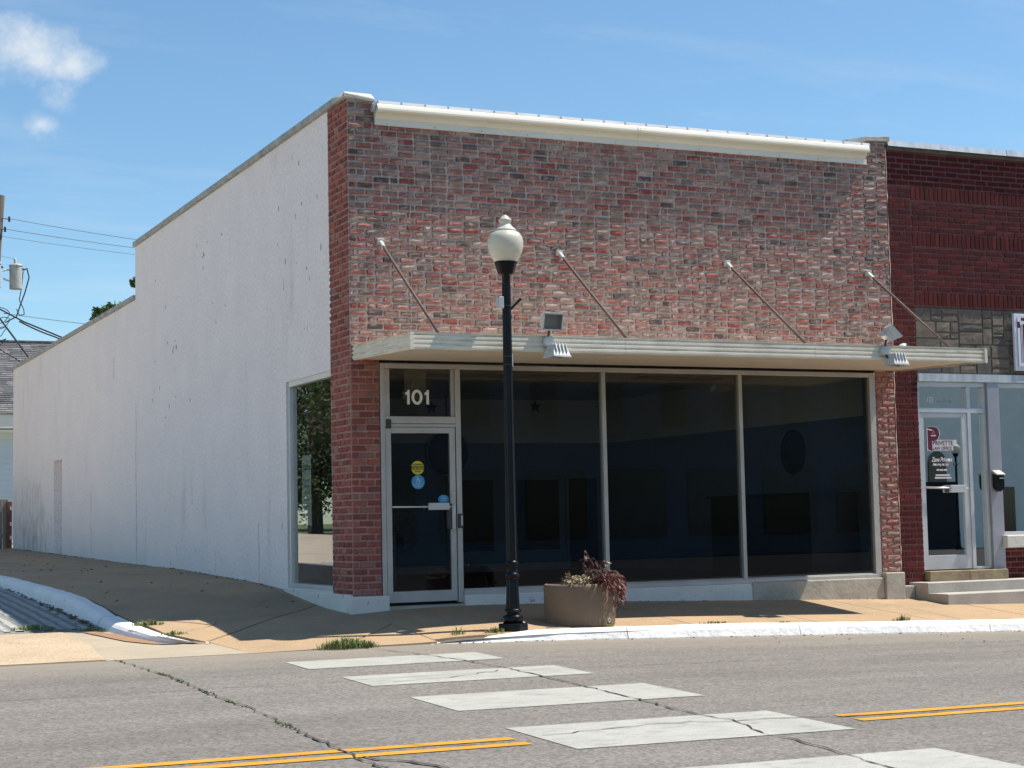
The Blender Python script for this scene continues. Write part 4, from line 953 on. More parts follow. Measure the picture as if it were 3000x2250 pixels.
for i in range(46):
    a = r.uniform(-1.5, .5); o = Vector((PX+.12+r.uniform(-.12, .12), PY-.1+r.uniform(-.15, .15), ZS))
    rim = Vector((PX+math.cos(a)*(PR+.03), PY+math.sin(a)*(PR+.03), PZ+.49+r.uniform(0, .1)))
    if a < -1.25: rim.z += .03
    ln_ = r.uniform(.05, .36) if a > -1.2 else r.uniform(.0, .18)
    end = rim + Vector((math.cos(a)*r.uniform(.03, .08), math.sin(a)*r.uniform(.03, .08), -ln_))
    stems.append([o, o.lerp(rim, .5)+Vector((0, 0, r.uniform(.03, .13))), rim, rim.lerp(end, .5)+Vector((math.cos(a)*.03, math.sin(a)*.03, 0)), end])
plant('purple_plant', 'withered dark purple plant spilling over the planter rim', stems, 'purple_leaf', PAL_V, 24, (.045, .09), (.016, .034), 41)
stems = []
for i in range(26):
    o = Vector((PX-.12+r.uniform(-.13, .12), PY-.2+r.uniform(-.14, .14), ZS)); stems.append([o, o+Vector((r.uniform(-.05, .05), r.uniform(-.08, .02), r.uniform(.05, .11))), o+Vector((r.uniform(-.08, .08), r.uniform(-.1, .02), r.uniform(.05, .15)))])
plant('pale_plant', 'dried pale yellow plant low in the middle of the planter', stems, 'dry_leaf', PAL_Y, 15, (.03, .06), (.010, .022), 42, .2)
stems = []
for (dx, dz, lx) in ((.08, .40, .02), (.14, .33, .06), (.20, .31, .13), (.10, .25, -.02), (.2, .24, .08), (.16, .28, .04)):
    o = Vector((PX+dx, PY-.02, ZS)); stems.append([o, o+Vector((lx*.4-.03, 0, dz*.6)), o+Vector((lx-.04, -.02, dz)), o+Vector((lx+.01, -.04, dz-.06))])
plant('tall_withered_plant', 'tall wilted plant with curled leaves rising from the planter', stems, 'purple_leaf', [((.16, .04, .045), 6), ((.4, .33, .2), 4), ((.09, .03, .03), 4)], 16, (.045, .09), (.02, .036), 43)
o = Vector((PX-.25, PY-.22, ZS)); t = thing('dead_stalk', o, 'short rust brown dead stalk standing at the planter edge', 'plant')
s = MB(); lf = MB(); s.tube([o, o+Vector((.01, 0, .16))], .012, 6); s.build('stem', 'bark', t)
for i in range(60): leaf(lf, o+Vector((r.uniform(-.02, .02), r.uniform(-.02, .02), r.uniform(0, .17))), (r.uniform(-1, 1), r.uniform(-1, 1), r.uniform(-.5, 1)), .035, .016, shade((.28, .12, .05), r), r)
lf.build('leaves', 'dry_leaf', t)

# ------------------------------------------------------------------ neighbouring building
NY = .08
NB = thing('neighbour_building', (8.0, NY, 0), 'dark red brick law office adjoining the corner shop on its right', 'building')
BR = []; rb = random.Random(77); NCH = .0775
def dark_run(u0, u1, z0, z1, start=0, y=NY, rough=.003):
    for (u, z, L, H) in lay_courses(u0, u1, z0, z1, NCH, .212, rb, .014, start):
        col = pick(PAL_N, rb); sd_ = rb.random()
        BR.append((Vector((u+L/2, y, z+H/2)), (lambda mb, u=u, z=z, L=L, H=H, col=col, sd_=sd_: rough_brick(mb, (u, y, z), (1, 0, 0), (0, -1, 0), L, H, .05, rough, random.Random(sd_), col, 1, 1)), 'dark_brick'))
def soldier_run(u0, u1, z0, z1, y=NY):
    n = int((u1-u0)/.0775)
    for i in range(n):
        u = u0+(u1-u0)*i/n; L = (u1-u0)/n-.012; col = pick(PAL_N, rb); sd_ = rb.random()
        BR.append((Vector((u+L/2, y, (z0+z1)/2)), (lambda mb, u=u, L=L, col=col, sd_=sd_: rough_brick(mb, (u, y-rb.uniform(0, .002), z0+.006), (1, 0, 0), (0, -1, 0), L, z1-z0-.012, .05, .003, random.Random(sd_), col, 1, 1)), 'dark_brick'))
NX1 = 13.2
dark_run(7.87, 8.305, -.25, 5.51); dark_run(7.87, NX1, 5.51, 5.985, 1)
soldier_run(8.31, NX1, 5.305, 5.505); dark_run(8.31, NX1, 4.865, 5.30); soldier_run(8.31, NX1, 4.655, 4.86)
dark_run(8.31, NX1, 4.03, 4.65); soldier_run(8.31, NX1, 3.82, 4.025)
dark_run(9.70, NX1, -.3, .435)
emit_bricks(BR, NB, None, None)
s = MB(); s.box(7.86, NX1, NY+.005, NY+.3, 3.815, 6.0); s.box(7.86, 8.298, NY+.005, NY+.3, -.6, 3.81); s.box(9.70, NX1, NY+.005, NY+.3, -.6, .43); s.build('mortar_bed', 'dark_mortar', NB)
# fieldstone band
s = MB(); s.box(8.306, NX1, NY+.03, NY+.3, 2.88, 3.812); s.build('stone_bed', 'stone_bed', NB)
r = random.Random(55); PAL_S = [((.175, .145, .11), 8), ((.145, .12, .098), 6), ((.20, .165, .125), 4), ((.13, .075, .065), 2), ((.11, .10, .09), 3), ((.23, .19, .135), 1)]
def split(x0, x1, z0, z1, out):
    w_, h = x1-x0, z1-z0
    if w_ > r.uniform(.34, .62): m = x0+w_*r.uniform(.35, .65); split(x0, m, z0, z1, out); split(m, x1, z0, z1, out)
    elif h > r.uniform(.15, .34): m = z0+h*r.uniform(.3, .7); split(x0, x1, z0, m, out); split(x0, x1, m, z1, out)
    else: out.append((x0, x1, z0, z1))
cells = []
xa = 8.31
while xa < NX1-.1:
    xb = min(xa+r.uniform(.7, 1.3), NX1); za = 2.885
    while za < 3.80:
        zb = za+r.uniform(.18, .5); zb = 3.812 if zb > 3.68 else zb; split(xa, xb, za, zb, cells); za = zb
    xa = xb
for (x0, x1, z0, z1) in cells:
    m = MB(); rough_brick(m, (x0+.006, NY+.022, z0+.006), (1, 0, 0), (0, -1, 0), x1-x0-.012, z1-z0-.012, .04, .007, r, pick(PAL_S, r), 3, 2); m.build('stone', 'stone', NB)
s = MB(); s.box(7.91, NX1, NY-.06, NY+.35, 6.045, 6.075); s.build('coping_lip', 'flash', NB)
s = MB(); s.prism([(NY-.075, 6.03), (NY-.055, 6.115), (NY+.35, 6.13), (NY+.35, 6.076), (NY-.05, 6.076)], 'x', 7.905, 10.0); s.build('coping', 'band_metal', NB)
s = MB(); s.prism([(NY-.08, 6.03), (NY-.06, 6.12), (NY+.35, 6.135), (NY+.35, 6.076), (NY-.05, 6.076)], 'x', 9.99, NX1); s.build('coping', 'band_metal', NB)
s = MB(); s.box(7.905, NX1, NY-.04, NY+.2, 5.985, 6.044); s.build('cornice_board', 'brown_board', NB)
s = MB(); s.box(7.9, NX1, NY+.3, 9, 5.7, 5.8); s.box(7.9, NX1, 8.9, 9, -.6, 5.7); s.box(NX1-.02, NX1, NY+.3, 8.9, -.6, 5.8); s.build('body', 'opp_brick', NB)
# header, frames, glass
s = MB(); s.box(8.302, NX1, NY-.03, NY+.1, 2.766, 2.876); s.build('header_flashing', 'band_metal', NB)
GYN = .14
def nbar(name, x0, x1, z0, z1, m='aluminium_bright', y0=.10, y1=.20): s = MB(); s.box(x0, x1, y0, y1, z0, z1); return s.build(name, m, NB, bevel=.004)
nbar('frame_head', 8.305, 9.488, 2.70, 2.764); nbar('frame_jamb', 8.303, 8.33, .16, 2.699)
nbar('transom_bar', 8.33, 9.488, 2.335, 2.40); nbar('mullion', 9.155, 9.215, .16, 2.334); nbar('mullion', 9.155, 9.215, 2.401, 2.699)
nbar('frame_jamb', 9.44, 9.488, .16, 2.334); nbar('frame_jamb', 9.44, 9.488, 2.401, 2.699); nbar('frame_sill', 9.216, 9.439, .155, .19)
def npane(name, x0, x1, z0, z1, y=GYN, parent=NB): s = MB(); s.box(x0, x1, y, y+.006, z0, z1, skip='kbtlr'); return s.build(name, 'film_glass', parent)
npane('transom_pane', 8.33, 9.155, 2.40, 2.70, .15); npane('sidelight_pane', 9.215, 9.44, .19, 2.335, .151); npane('transom_pane', 9.215, 9.44, 2.40, 2.70, .152)
D = MB(); D.box(8.335, 8.40, .11, .155, .165, 2.33); D.box(9.06, 9.152, .11, .155, .165, 2.33); D.box(8.40, 9.06, .11, .155, 2.27, 2.33); D.box(8.40, 9.06, .11, .155, .165, .36)
ndoor = D.build('door', 'aluminium_bright', NB, bevel=.003)
npane('door_glass', 8.40, 9.06, .36, 2.27, .135, ndoor)
s = MB(); s.tube([(8.36, .07, 1.30), (9.1, .07, 1.275)], .012, 8); s.build('push_bar', 'aluminium_bright', ndoor, smooth=True)
s = MB(); s.box(8.775, 9.04, .04, .09, 1.225, 1.325); s.build('push_paddle', 'aluminium_bright', ndoor, bevel=.006)
nbar('window_head', 9.70, NX1, 2.70, 2.764); nbar('window_jamb', 9.70, 9.73, .63, 2.699); nbar('window_sill_bar', 9.70, NX1, .615, .66, y0=.085)
npane('window_pane', 9.73, 11.6, .66, 2.70, .145); nbar('mullion', 11.6, 11.65, .661, 2.699); npane('window_pane', 11.65, NX1, .66, 2.70, .146)
s = MB(); s.box(9.49, 9.698, .06, .2, .10, 2.764); s.build('metal_panel', 'panel_metal', NB, bevel=.004)
s = MB(); s.box(9.66, NX1, -.03, .15, .436, .613); s.build('stone_sill', 'cream_sill', NB, bevel=.015)
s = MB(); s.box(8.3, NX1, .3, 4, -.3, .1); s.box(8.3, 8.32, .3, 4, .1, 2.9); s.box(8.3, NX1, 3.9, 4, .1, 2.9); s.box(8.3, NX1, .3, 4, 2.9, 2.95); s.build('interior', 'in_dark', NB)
# lettering on the glass
yl = .131
text_on_front('door_number', '103', 8.49, .147, 2.475, .12, 'decal_white', NB, 'LEFT', .001, .72)
text_on_front('street_name', 'East Main', 8.63, .147, 2.478, .10, 'grey_plastic', NB, 'LEFT', 0, .78, .18)
Pm = [(8.475, 1.83), (8.545, 1.80), (8.545, 1.945), (8.60, 1.945), (8.65, 1.965), (8.682, 2.03), (8.672, 2.09), (8.64, 2.125), (8.58, 2.135), (8.475, 2.135)]
cx, cz = 8.565, 1.985
s = MB(); s.add([(p[0]+(p[0]-cx)*.10, yl, p[1]+(p[1]-cz)*.06) for p in Pm], [tuple(range(len(Pm)))[::-1]]); lg = s.build('letter_outline', 'decal_pink', ndoor)
s = MB(); s.add([(p[0], yl-.001, p[1]) for p in Pm], [tuple(range(len(Pm)))[::-1]]); s.build('letter', 'maroon', lg)
s = MB(); s.box(8.462, 8.474, yl-.003, yl-.002, 1.80, 2.14); s.box(8.535, 8.62, yl-.003, yl-.002, 2.008, 2.022); s.quad((8.575, yl-.003, 2.085), (8.579, yl-.003, 2.085), (8.555, yl-.003, 2.03), (8.551, yl-.003, 2.03)); s.quad((8.575, yl-.003, 2.085), (8.579, yl-.003, 2.085), (8.605, yl-.003, 2.03), (8.601, yl-.003, 2.03)); s.quad((8.475, yl-.003, 2.115), (8.475, yl-.003, 2.10), (8.54, yl-.003, 2.085), (8.575, yl-.003, 2.095)); s.build('scales_emblem', 'decal_pink', lg)
s = MB(); s.box(8.553, 8.978, yl-.0005, yl, 1.876, 1.958); s.box(8.553, 8.91, yl-.0005, yl, 1.808, 1.8755); s.build('name_backing', 'decal_pink', ndoor)
text_on_front('name_text', 'PRIVETTE', 8.562, yl-.002, 1.886, .088, 'decal_black', ndoor, 'LEFT', .001, .95)
text_on_front('name_text', 'LAW OFFICE', 8.56, yl-.002, 1.817, .070, 'decal_black', ndoor, 'LEFT', .001, .82)
text_on_front('lawyer_name', 'Zane Privette', 8.53, yl-.001, 1.655, .088, 'decal_pink', ndoor, 'LEFT', .003, .72, .25)
text_on_front('attorney_line', 'Attorney at Law', 8.545, yl-.001, 1.60, .055, 'decal_pink', ndoor, 'LEFT', .002, .75, .2)
s = MB(); s.box(8.61, 8.66, yl-.001, yl, 1.528, 1.552); s.box(8.67, 8.72, yl-.001, yl, 1.526, 1.55); s.box(8.73, 8.79, yl-.001, yl, 1.527, 1.551); s.box(8.59, 8.835, yl-.001, yl, 1.455, 1.478); s.box(8.575, 8.86, yl-.001, yl, 1.418, 1.442); s.build('small_print', 'decal_pink', ndoor)
# mailbox, sign, steps
mbx = thing('mailbox', (9.58, .05, 1.23), 'black wall mailbox with white lid on the grey panel by the office door', 'mailbox')
s = MB(); s.prism([(9.515, 1.48), (9.515, 1.30), (9.535, 1.26), (9.582, 1.225), (9.63, 1.26), (9.65, 1.30), (9.65, 1.48)], 'y', -.04, .058); s.build('box', 'black_paint', mbx, bevel=.006)
s = MB(); s.add([(9.508, .058, 1.53), (9.658, .058, 1.53), (9.658, -.055, 1.47), (9.508, -.055, 1.47), (9.508, .058, 1.482), (9.658, .058, 1.482), (9.658, -.055, 1.455), (9.508, -.055, 1.455)], [(0, 1, 2, 3), (4, 7, 6, 5), (0, 4, 5, 1), (1, 5, 6, 2), (2, 6, 7, 3), (3, 7, 4, 0)]); s.build('lid', 'cap_concrete', mbx, bevel=.005)
s = MB(); s.box(9.56, 9.64, -.0435, -.0405, 1.405, 1.42); s.build('slot', 'aluminium_bright', mbx)
sg = thing('shop_sign', (10.5, .05, 2.94), 'white framed maroon emblem sign on the stone band above the office window', 'sign')
s = MB(); s.box(10.0, 11.5, .03, .075, 2.94, 3.755); s.build('board', 'sign_white', sg, bevel=.006)
s = MB(); s.box(10.055, 11.44, .024, .029, 3.0, 3.70); s.build('field', 'maroon', sg)
s = MB(); s.box(10.055, 10.098, .02, .0235, 3.0, 3.55); s.box(10.055, 10.12, .02, .0235, 3.64, 3.70); s.box(10.112, 10.122, .02, .0235, 3.05, 3.62); s.box(10.135, 10.143, .02, .0235, 3.05, 3.62); s.box(10.1, 10.155, .0195, .023, 3.0, 3.05); s.box(10.1, 10.155, .0195, .023, 3.6, 3.65); s.quad((10.14, .019, 3.66), (10.14, .019, 3.62), (10.26, .019, 3.58), (10.26, .019, 3.61)); s.build('column_emblem', 'sign_white', sg)
es = thing('entry_steps', (9, -.3, -.2), 'pale concrete entry steps in front of the law office door', 'steps')
s = MB(); s.box(8.03, 12.0, -.32, .11, -.7, .01); s.build('step', 'step_concrete', es, bevel=.008)
s = MB(); s.box(8.03, 12.0, -.735, -.322, -.8, -.128); s.build('step', 'step_concrete', es, bevel=.008)
s = MB(); s.box(8.306, 8.98, -.03, .16, .0105, .15); s.build('threshold_stone', 'old_step', es, bevel=.01)
s = MB(); s.box(8.985, 9.66, -.03, .16, .0105, .148); s.build('threshold_stone', 'old_step', es, bevel=.01)
s = MB(); s.box(7.86, 8.025, -.06, .075, -.6, -.03); s.build('footing', 'step_concrete', es, bevel=.01)

# ------------------------------------------------------------------ behind the building
HY = 42.0
H = thing('grey_house', (6, HY, 0), 'pale blue sided house with grey shingle roof behind the corner shop', 'house')
s = MB(); s.box(-4, 14, HY+.5, HY+10, -1, 4.25); s.build('wall', 'siding', H)
for i in range(22):
    z = .0+i*.195; s = MB(); s.add([(-4, HY+.47, z), (14, HY+.47, z), (14, HY+.498, z+.19), (-4, HY+.498, z+.19), (-4, HY+.4995, z), (14, HY+.4995, z)], [(0, 1, 2, 3), (0, 4, 5, 1)]); s.build('siding_board', 'siding', H)
s = MB(); s.box(-4.4, 14.4, HY-.02, HY+.02, 4.50, 4.98); s.build('fascia_board', 'house_trim', H)
s = MB(); s.box(-4.4, 14.4, HY+.02, HY+.5, 4.38, 4.46); s.build('soffit', 'house_trim', H); s = MB(); s.box(-4.4, 14.4, HY+.44, HY+.5, 4.15, 4.38); s.build('frieze_board', 'siding', H)
s = MB(); s.add([(-4.5, HY-.06, 4.98), (14.5, HY-.06, 4.98), (14.5, HY+5, 8.0), (-4.5, HY+5, 8.0), (-4.5, HY+10, 4.98), (14.5, HY+10, 4.98)], [(0, 1, 2, 3), (3, 2, 5, 4)]); rf = s.build('roof', 'roof_under', H)
sl = math.atan2(3.02, 5.06); r = random.Random(8); PAL_R = [((.17, .17, .175), 6), ((.12, .12, .125), 6), ((.21, .21, .215), 4), ((.085, .085, .09), 4)]
cnt = 0; field = MB()
for j in range(38):
    t0 = j*.155; x = -1.0-(j % 3)*.11
    while x < 6.2:
        L = r.uniform(.28, .5)
        for mb_ in (MB(),):
            q = mb_ if (x > 1.0 and x < 4.6 and cnt < 300) else field
            q.cur = pick(PAL_R, r); e = r.uniform(0, .012)
            P = lambda u, t, h: (u, HY-.06+math.cos(sl)*t-math.sin(sl)*h, 4.98+math.sin(sl)*t+math.cos(sl)*h)
            q.add([P(x, t0, .03+e), P(x+L-.008, t0, .03+e), P(x+L-.008, t0+.165, .012), P(x, t0+.165, .012), P(x, t0, .0), P(x+L-.008, t0, .0)], [(0, 1, 2, 3), (4, 5, 1, 0)])
            if q is mb_: q.build('shingle', 'shingle', rf); cnt += 1
        x += L
tag(field.build('shingle_field', 'shingle', rf), kind='stuff')
s = MB(); s.tube([(-4.5, HY+5, 8.03), (14.5, HY+5, 8.03)], .08, 6); s.build('ridge', 'shingle', rf)
F = thing('wooden_fence', (-.5, 26.6, .5), 'weathered grey board fence with red post at the rear wall', 'fence')
r = random.Random(2); x = -3.4
while x < -.11:
    z0 = zwalk(min(x, -.01), 26.6); s = MB(); h = 1.26+r.uniform(-.02, .02); s.box(x, x+.132, 26.58, 26.605, z0-.1, z0+h); s.build('board', 'fence_wood', F, bevel=.004); x += .14
for z in (.8, 1.5):
    s = MB(); s.box(-3.4, -.1, 26.606, 26.65, z, z+.08); s.build('rail', 'fence_wood', F)
s = MB(); s.box(-.09, .04, 26.54, 26.64, .2, 1.72); s.build('post', 'rust_post', F, bevel=.006)
for z in (.75, 1.1, 1.5):
    s = MB(); s.box(-.01, .03, 26.535, 26.5395, z, z+.09); s.build('paint_patch', 'house_trim', F)

# utility pole with transformers and the wires it carries
PXX, PYY = 1.16, 38.0
U = thing('utility_pole', (PXX-.25, PYY, 0), 'weathered wooden utility pole with grey transformers behind the shop', 'utility pole')
s = MB(); s.tube([(PXX-.42, PYY, -.5), (PXX-.05, PYY, 8.5), (PXX+.16, PYY, 11.85)], [.19, .17, .155], 14); s.build('pole', 'pole_wood', U, smooth=False)
for (z, xx) in ((11.09, 1.6), (10.75, 1.47), (10.53, 1.33)):
    s = MB(); s.tube([(PXX+.1, PYY-.12, z), (xx, PYY-.12, z-.02)], .018, 6); o = s.build('insulator_arm', 'dark_metal', U)
    s = MB(); s.lathe([(.02, -.09), (.045, -.07), (.03, -.03), (.05, 0), (.03, .04), (.045, .07), (.02, .09)], (xx, PYY-.12, z-.02), 10); s.build('insulator', 'dark_metal', o, smooth=True)
def transformer(x, y, z, k):
    s = MB(); s.lathe([(.205*k, 0), (.21*k, .01), (.215*k, .78*k), (.235*k, .79*k), (.235*k, .82*k), (.19*k, .86*k), (.05*k, .875*k)], (x, y, z), 24); o = s.build('transformer', 'transformer', U)
    s = MB(); s.lathe([(.04, 0), (.055, .03), (.035, .06), (.055, .09), (.035, .12), (.05, .15), (.02, .2)], (x-.02, y, z+.865*k), 10); s.build('bushing', 'porcelain', o, smooth=True)
    s = MB(); s.tube([(x-.2*k, y, z+.66*k), (x-.36*k, y, z+.64*k), (x-.42*k, y, z+.60*k)], .028, 6); s.build('bracket', 'galvanised', o); s = MB(); s.tube([(x-.2*k, y, z+.28*k), (x-.32*k, y, z+.30*k), (x-.42*k, y, z+.36*k)], .028, 6); s.build('bracket', 'galvanised', o)
    s = MB(); s.box(x+.17*k, x+.27*k, y-.06, y+.04, z+.66*k, z+.72*k); s.build('terminal', 'dark_metal', o)
transformer(1.83, PYY, 8.80, .95); transformer(1.12, PYY-.3, 8.80, .95)
def wire(pts, rr, label, m='cable', sag=.0, n=14):
    P = []
    for a, b in zip(pts, pts[1:]):
        a, b = Vector(a), Vector(b)
        for i in range(n): t = i/n; P.append(a.lerp(b, t)-Vector((0, 0, sag*4*t*(1-t))))
    P.append(Vector(pts[-1])); s = MB(); s.tube(P, rr, 5); return tag(s.build('power_line', m), label, 'wire', 'wires from the utility pole')
wire([(1.6, PYY-.12, 11.09), (9.5, 47, 12.0)], .012, 'topmost thin wire running right from the utility pole', 'thin_wire', .05)
wire([(1.47, PYY-.12, 10.74), (9.5, 47, 11.7)], .012, 'second thin wire from the pole top, under the topmost', 'thin_wire', .05)
wire([(1.33, PYY-.12, 10.50), (9.5, 47, 11.45)], .009, 'faint third wire from the pole top', 'thin_wire', .05)
wire([(-2, PYY-.1, 9.95), (1.2, PYY-.1, 9.9), (1.78, PYY, 9.80)], .009, 'short thin wire ending at the transformer bushing', 'thin_wire', .01)
wire([(1.45, PYY, 8.0), (9.5, 47, 8.55)], .012, 'thin wire passing low below the transformer', 'thin_wire', .06)
wire([(1.95, PYY, 7.75), (3.3, 39.5, 7.45), (6.5, 43, 6.9)], .028, 'thick twisted cable running right just above the parapet', 'cable', .03)
wire([(1.2, PYY, 8.2), (1.85, 36.4, 7.55), (2.8, 33.2, 6.6), (4.2, 28, 5.0)], .026, 'thick cable dropping behind the parapet from the pole', 'cable', .0)
wire([(1.2, PYY, 8.0), (1.55, 36.8, 7.15), (1.9, 35.6, 6.3), (2.4, 33, 4.8)], .032, 'heaviest cable dropping steeply in front of the shingle roof', 'cable', .0)
wire([(1.2, PYY, 6.9), (1.75, 36.8, 6.35), (2.3, 35, 5.6)], .016, 'lowest thin cable crossing the shingle roof', 'cable', .0)
wire([(2.08, PYY, 9.43), (2.18, PYY, 9.5), (2.25, PYY, 9.2), (2.12, PYY, 8.7), (1.98, PYY, 8.3), (1.85, PYY, 7.9), (1.5, PYY, 7.7)], .022, 'thick dark cable looping off the transformer side', 'cable', .0, 4)
wire([(2.06, PYY, 9.4), (2.02, PYY, 8.9), (1.94, PYY, 8.45), (2.08, PYY, 8.15), (2.1, PYY, 7.98), (1.95, PYY, 7.95), (1.85, PYY, 8.15)], .016, 'thin cable hanging straight under the transformer terminal', 'cable', .0, 4)
for i, (dx, dz, R, lab) in enumerate(((.0, 0, .33, 'largest coil of loose cable on the pole'), (.1, -.25, .24, 'coil of cable just under the largest coil'), (-.05, -.6, .28, 'coil of cable low on the pole above the roof'), (.06, -.9, .17, 'smallest coil of cable at the bottom of the tangle'))):
    s = MB(); s.tube([(1.25+dx+R*math.cos(a)*(1+.15*math.sin(3*a)), PYY-.25-.02*i, 7.9+dz+R*.8*math.sin(a+.4*i)) for a in [k*.35 for k in range(26)]], .013, 5); tag(s.build('cable_coil', 'cable'), lab, 'cable', 'wires from the utility pole')

# ------------------------------------------------------------------ trees
def tree(name, x, y, zb, h, R, label, leafm, seed, n=3500, ls=.13, clump=26, zlow=.35, group=None):
    r = random.Random(seed); t = thing(name, (x, y, zb), label, 'tree', group)
    s = MB(); s.tube([(x, y, zb-.3), (x+.05, y, zb+h*.3), (x-.1, y+.1, zb+h*.6), (x, y, zb+h*.85)], [h*.03, h*.024, h*.016, h*.005], 10)
    cl = []
    for i in range(clump):
        a = r.uniform(0, 6.28); k = r.random()**.5; zz = r.uniform(zlow, 1.0); rr = R*k*math.sqrt(max(.08, 1-((zz-.62)/.42)**2))
        c = Vector((x+rr*math.cos(a), y+rr*math.sin(a), zb+h*zz)); cl.append((c, R*r.uniform(.2, .36)))
        s.tube([(x, y, zb+h*max(.25, zz-.25)), ((x+c.x)/2, (y+c.y)/2, (zb+h*max(.25, zz-.2)+c.z)/2), c], [h*.009, h*.006, h*.002], 6)
    s.build('trunk', 'bark', t); lf = MB(); vs = []; fs = []
    for i in range(n):
        c, q = r.choice(cl); d = Vector((r.gauss(0, 1), r.gauss(0, 1), r.gauss(0, .8))).normalized()*q*r.random()**.4; p = c+d
        u = Vector((r.uniform(-1, 1), r.uniform(-1, 1), r.uniform(-.6, .6))).normalized(); v = u.cross(Vector((r.uniform(-1, 1), r.uniform(-1, 1), r.uniform(-1, 1)))).normalized()
        L = ls*r.uniform(.6, 1.3); k = len(vs); vs += [p-u*L, p+v*L*.45, p+u*L, p-v*L*.45]; fs.append((k, k+1, k+2, k+3))
    lf.add(vs, fs); lf.build('crown', leafm, t); return t
tree('leafy_tree', 2.82, 29.2, .4, 6.72, .98, 'green tree top peeking above the low parapet of the rear wing', 'leaf_green', 1, 3600, .10, 22, .5)
tree('slender_tree', 3.95, 29.6, .4, 7.9, .75, 'slender tree beside the step in the white parapet', 'leaf_green', 2, 2400, .10, 20, .5)
for i, (x, y, h, R) in enumerate(((-19, 27, 9, 4), (-17, 35, 11, 5), (-17, 43, 12, 5.5), (-17, 54, 12, 5.5), (-19, 66, 13, 6))):
    tree('shade_tree', x, y, .3, h, R, ('first', 'second', 'third', 'fourth', 'fifth')[i]+' shade tree along the far side of the side street, mirrored in the side window', 'leaf_dark', 20+i, 16000, .15, 60, .16, 'shade trees across the side street')

# ------------------------------------------------------------------ across the street (mirrored in the glass)
OB = thing('brick_row_building', (25, -41, -.6), 'dark brick shop row across the street, mirrored in the shop windows', 'building')
s = MB(); s.box(6, 39, -52, -41, -.8, 9.5); s.build('wall', 'opp_brick', OB)
for i in range(9):
    s = MB(); s.box(7+i*3.6, 9.6+i*3.6, -41, -40.96, .2, 2.9); s.build('shop_window', 'opp_glass', OB)
for i in range(11):
    s = MB(); s.box(7.2+i*2.9, 8.3+i*2.9, -41, -40.95, 4.6, 6.6); s.build('window', 'opp_glass', OB)
OP = thing('painted_building', (50, -41, -.6), 'pale green painted brick building across the street, mirrored in the office glass', 'building')
s = MB(); s.box(39.5, 75, -52, -40.5, -.8, 9.0); s.build('wall', 'opp_pale', OP)
for x, wd, zt in ((40.35, .95, 3.1), (44.25, .75, 2.0), (53, 1.3, 2.9)):
    s = MB(); s.box(x, x+wd, -40.5, -40.44, -.6, zt)
    if zt > 2.5: s.disc((x+wd/2, -40.43, zt), wd/2, 'y', 24)
    s.build('doorway', 'opp_glass', OP)
s = MB(); s.box(39.5, 41.75, -40.5, -40.38, -.7, 2.25); s.build('dark_base', 'lot_asphalt', OP)
street_lamp(40.25, -38.5, -.62, 'street lamp across the street, mirrored in the office door')

# ------------------------------------------------------------------ grass tufts, leaves
def tuft(x, y, z, R, h, n, label, seed, m='grass_blade', par=None):
    r = random.Random(seed); s = MB(); vs = []; fs = []
    for i in range(n):
        a = r.uniform(0, 6.28); d = R*r.random()**.7; p = Vector((x+d*math.cos(a), y+d*math.sin(a)*.45, z)); hh = h*r.uniform(.4, 1.1)*(1-.5*d/R)
        l = Vector((r.uniform(-.6, .6), r.uniform(-.6, .6), 0)); w_ = Vector((-l.y, l.x, 0)).normalized()*.004*r.uniform(.8, 1.8) if l.length > 0 else Vector((.004, 0, 0))
        k = len(vs); m_ = p+l*hh*.4+Vector((0, 0, hh*.65)); e = p+l*hh*1.1+Vector((0, 0, hh*r.uniform(.7, 1)))
        vs += [p-w_, p+w_, m_+w_*.8, m_-w_*.8, e]; fs += [(k, k+1, k+2, k+3), (k+3, k+2, k+4)]
    s.add(vs, fs); return tag(s.build('grass_tuft', m), label, 'grass tuft', 'grass tufts in the kerb joints')
tuft(-.93, -2.40, -.30, .30, .16, 420, 'large green grass tuft at the ramp end of the road edge', 71)
tuft(-.72, -2.42, -.30, .16, .11, 120, 'small grass clump right beside the large tuft', 72)
tuft(.86, -2.15, zwalk(.86, -2.15), .14, .09, 90, 'sparse grass at the foot of the lamp post', 73)
tuft(.45, -2.1, zwalk(.45, -2.1), .10, .12, 26, 'thin dry weed on the pavement left of the lamp post', 74)
tuft(3.55, -2.15, zwalk(3.55, -2.15), .2, .045, 90, 'low grass behind the kerb just right of the planter', 75)
tuft(4.5, -2.16, zwalk(4.5, -2.16), .1, .035, 36, 'small grass patch behind the kerb in the middle of the pavement', 76)
tuft(6.2, -2.14, zwalk(6.2, -2.14), .14, .10, 80, 'weed behind the kerb near the end of the canopy shadow', 77)
tuft(-2.36, .15, zwalk(-2.36, .15)+.0, .2, .09, 160, 'dark grass on the inner side of the curved kerb', 78)
tuft(-2.28, -.75, zwalk(-2.28, -.75), .16, .06, 90, 'sunlit grass at the tip of the curved kerb', 79)
tuft(-3.45, 1.15, zst(-3.45, 1.15), .26, .10, 260, 'dark weed patch in the shaded ridged street', 80)
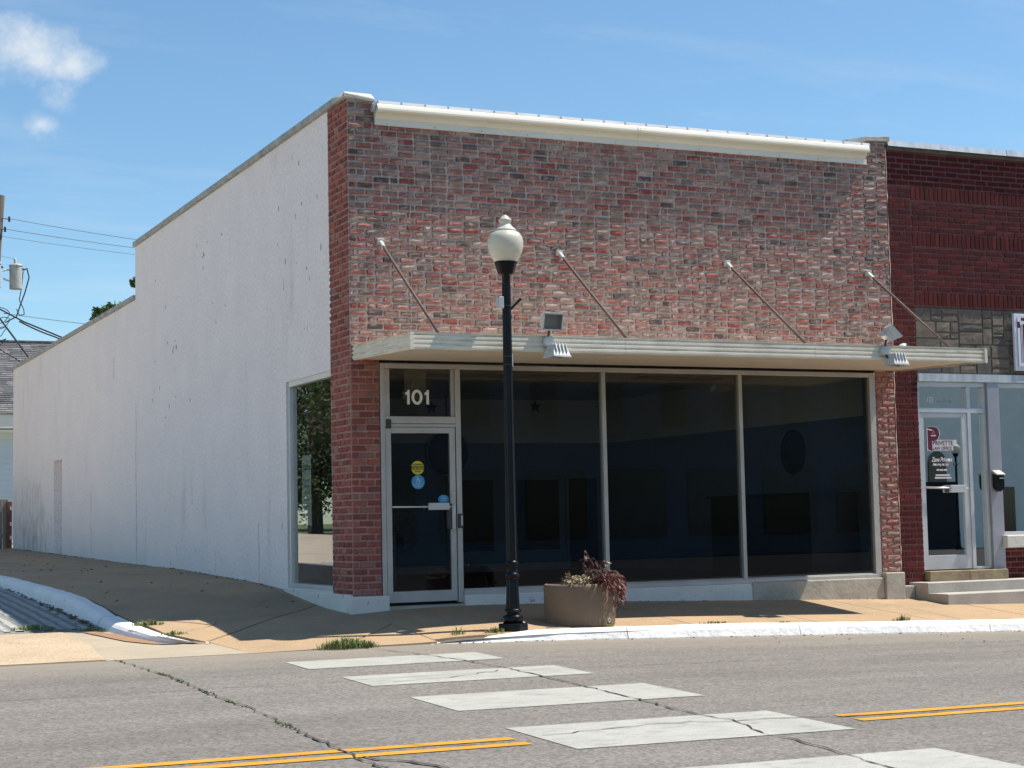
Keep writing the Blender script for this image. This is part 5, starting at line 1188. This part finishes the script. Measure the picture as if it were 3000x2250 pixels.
tuft(-2.85, .85, zst(-2.85, .85), .2, .06, 120, 'weeds along the apron joint beside the kerb', 81)
tuft(2.2, -2.2, zwalk(2.2, -2.2), .07, .08, 30, 'few blades of grass below the planter', 82)
for i, (x, y) in enumerate(((-3.16, -4.0), (-3.16, -4.7), (-3.18, -5.6), (-3.19, -6.4), (-3.22, -7.8))):
    t_ = tuft(0, 0, 0, .08, .022, 26, ('first', 'second', 'third', 'fourth', 'fifth')[i]+' bit of grass along the long road crack, counted from the kerb', 90+i)
    for v in t_.data.vertices: c = v.co.copy(); v.co = Vector((x+c.y*1.0, y+c.x*3.2, zroad(x, y+c.x*3.2)+c.z))
r = random.Random(99); s = MB(); vs = []; fs = []
def bit(x, y, z, L):
    k = len(vs); a = r.uniform(0, 6.28); u = Vector((math.cos(a), math.sin(a), r.uniform(-.1, .3)))*L; v = Vector((-math.sin(a), math.cos(a), r.uniform(0, .5)))*L*.5
    p = Vector((x, y, z+.004)); vs.extend([p-u, p-v+Vector((0, 0, L*.3)), p+u, p+v+Vector((0, 0, L*.4))]); fs.append((k, k+1, k+2, k+3))
for i in range(150): y = r.uniform(2.6, 24); bit(-abs(r.gauss(0, .06))-.02, y, zwalk(-.05, y), r.uniform(.012, .03))
for i in range(60): x, y = r.uniform(-2.4, -.1), r.uniform(1, 20); bit(x, y, zwalk(x, y), r.uniform(.015, .035))
for i in range(150): y = r.uniform(.6, 9); bit(-2.76-abs(r.gauss(0, .07)), y, zst(-2.8, y)+.02, r.uniform(.02, .05))
for i in range(130): x = r.uniform(.3, 12); bit(x, -2.385-abs(r.gauss(0, .05)), zroad(x, -2.4), r.uniform(.008, .024))
for i in range(50): x = r.uniform(1.4, 8); bit(x, -.07-abs(r.gauss(0, .03)), zwalk(x, -.1), r.uniform(.01, .02))
for i in range(40): x, y = r.uniform(2, 9), r.uniform(-4.5, -2.5); bit(x, y, zroad(x, y), r.uniform(.008, .02))
s.add(vs, fs); tag(s.build('fallen_leaves', 'debris'), 'scattered dry leaf litter along wall foot and kerbs', 'leaf litter', kind='stuff')
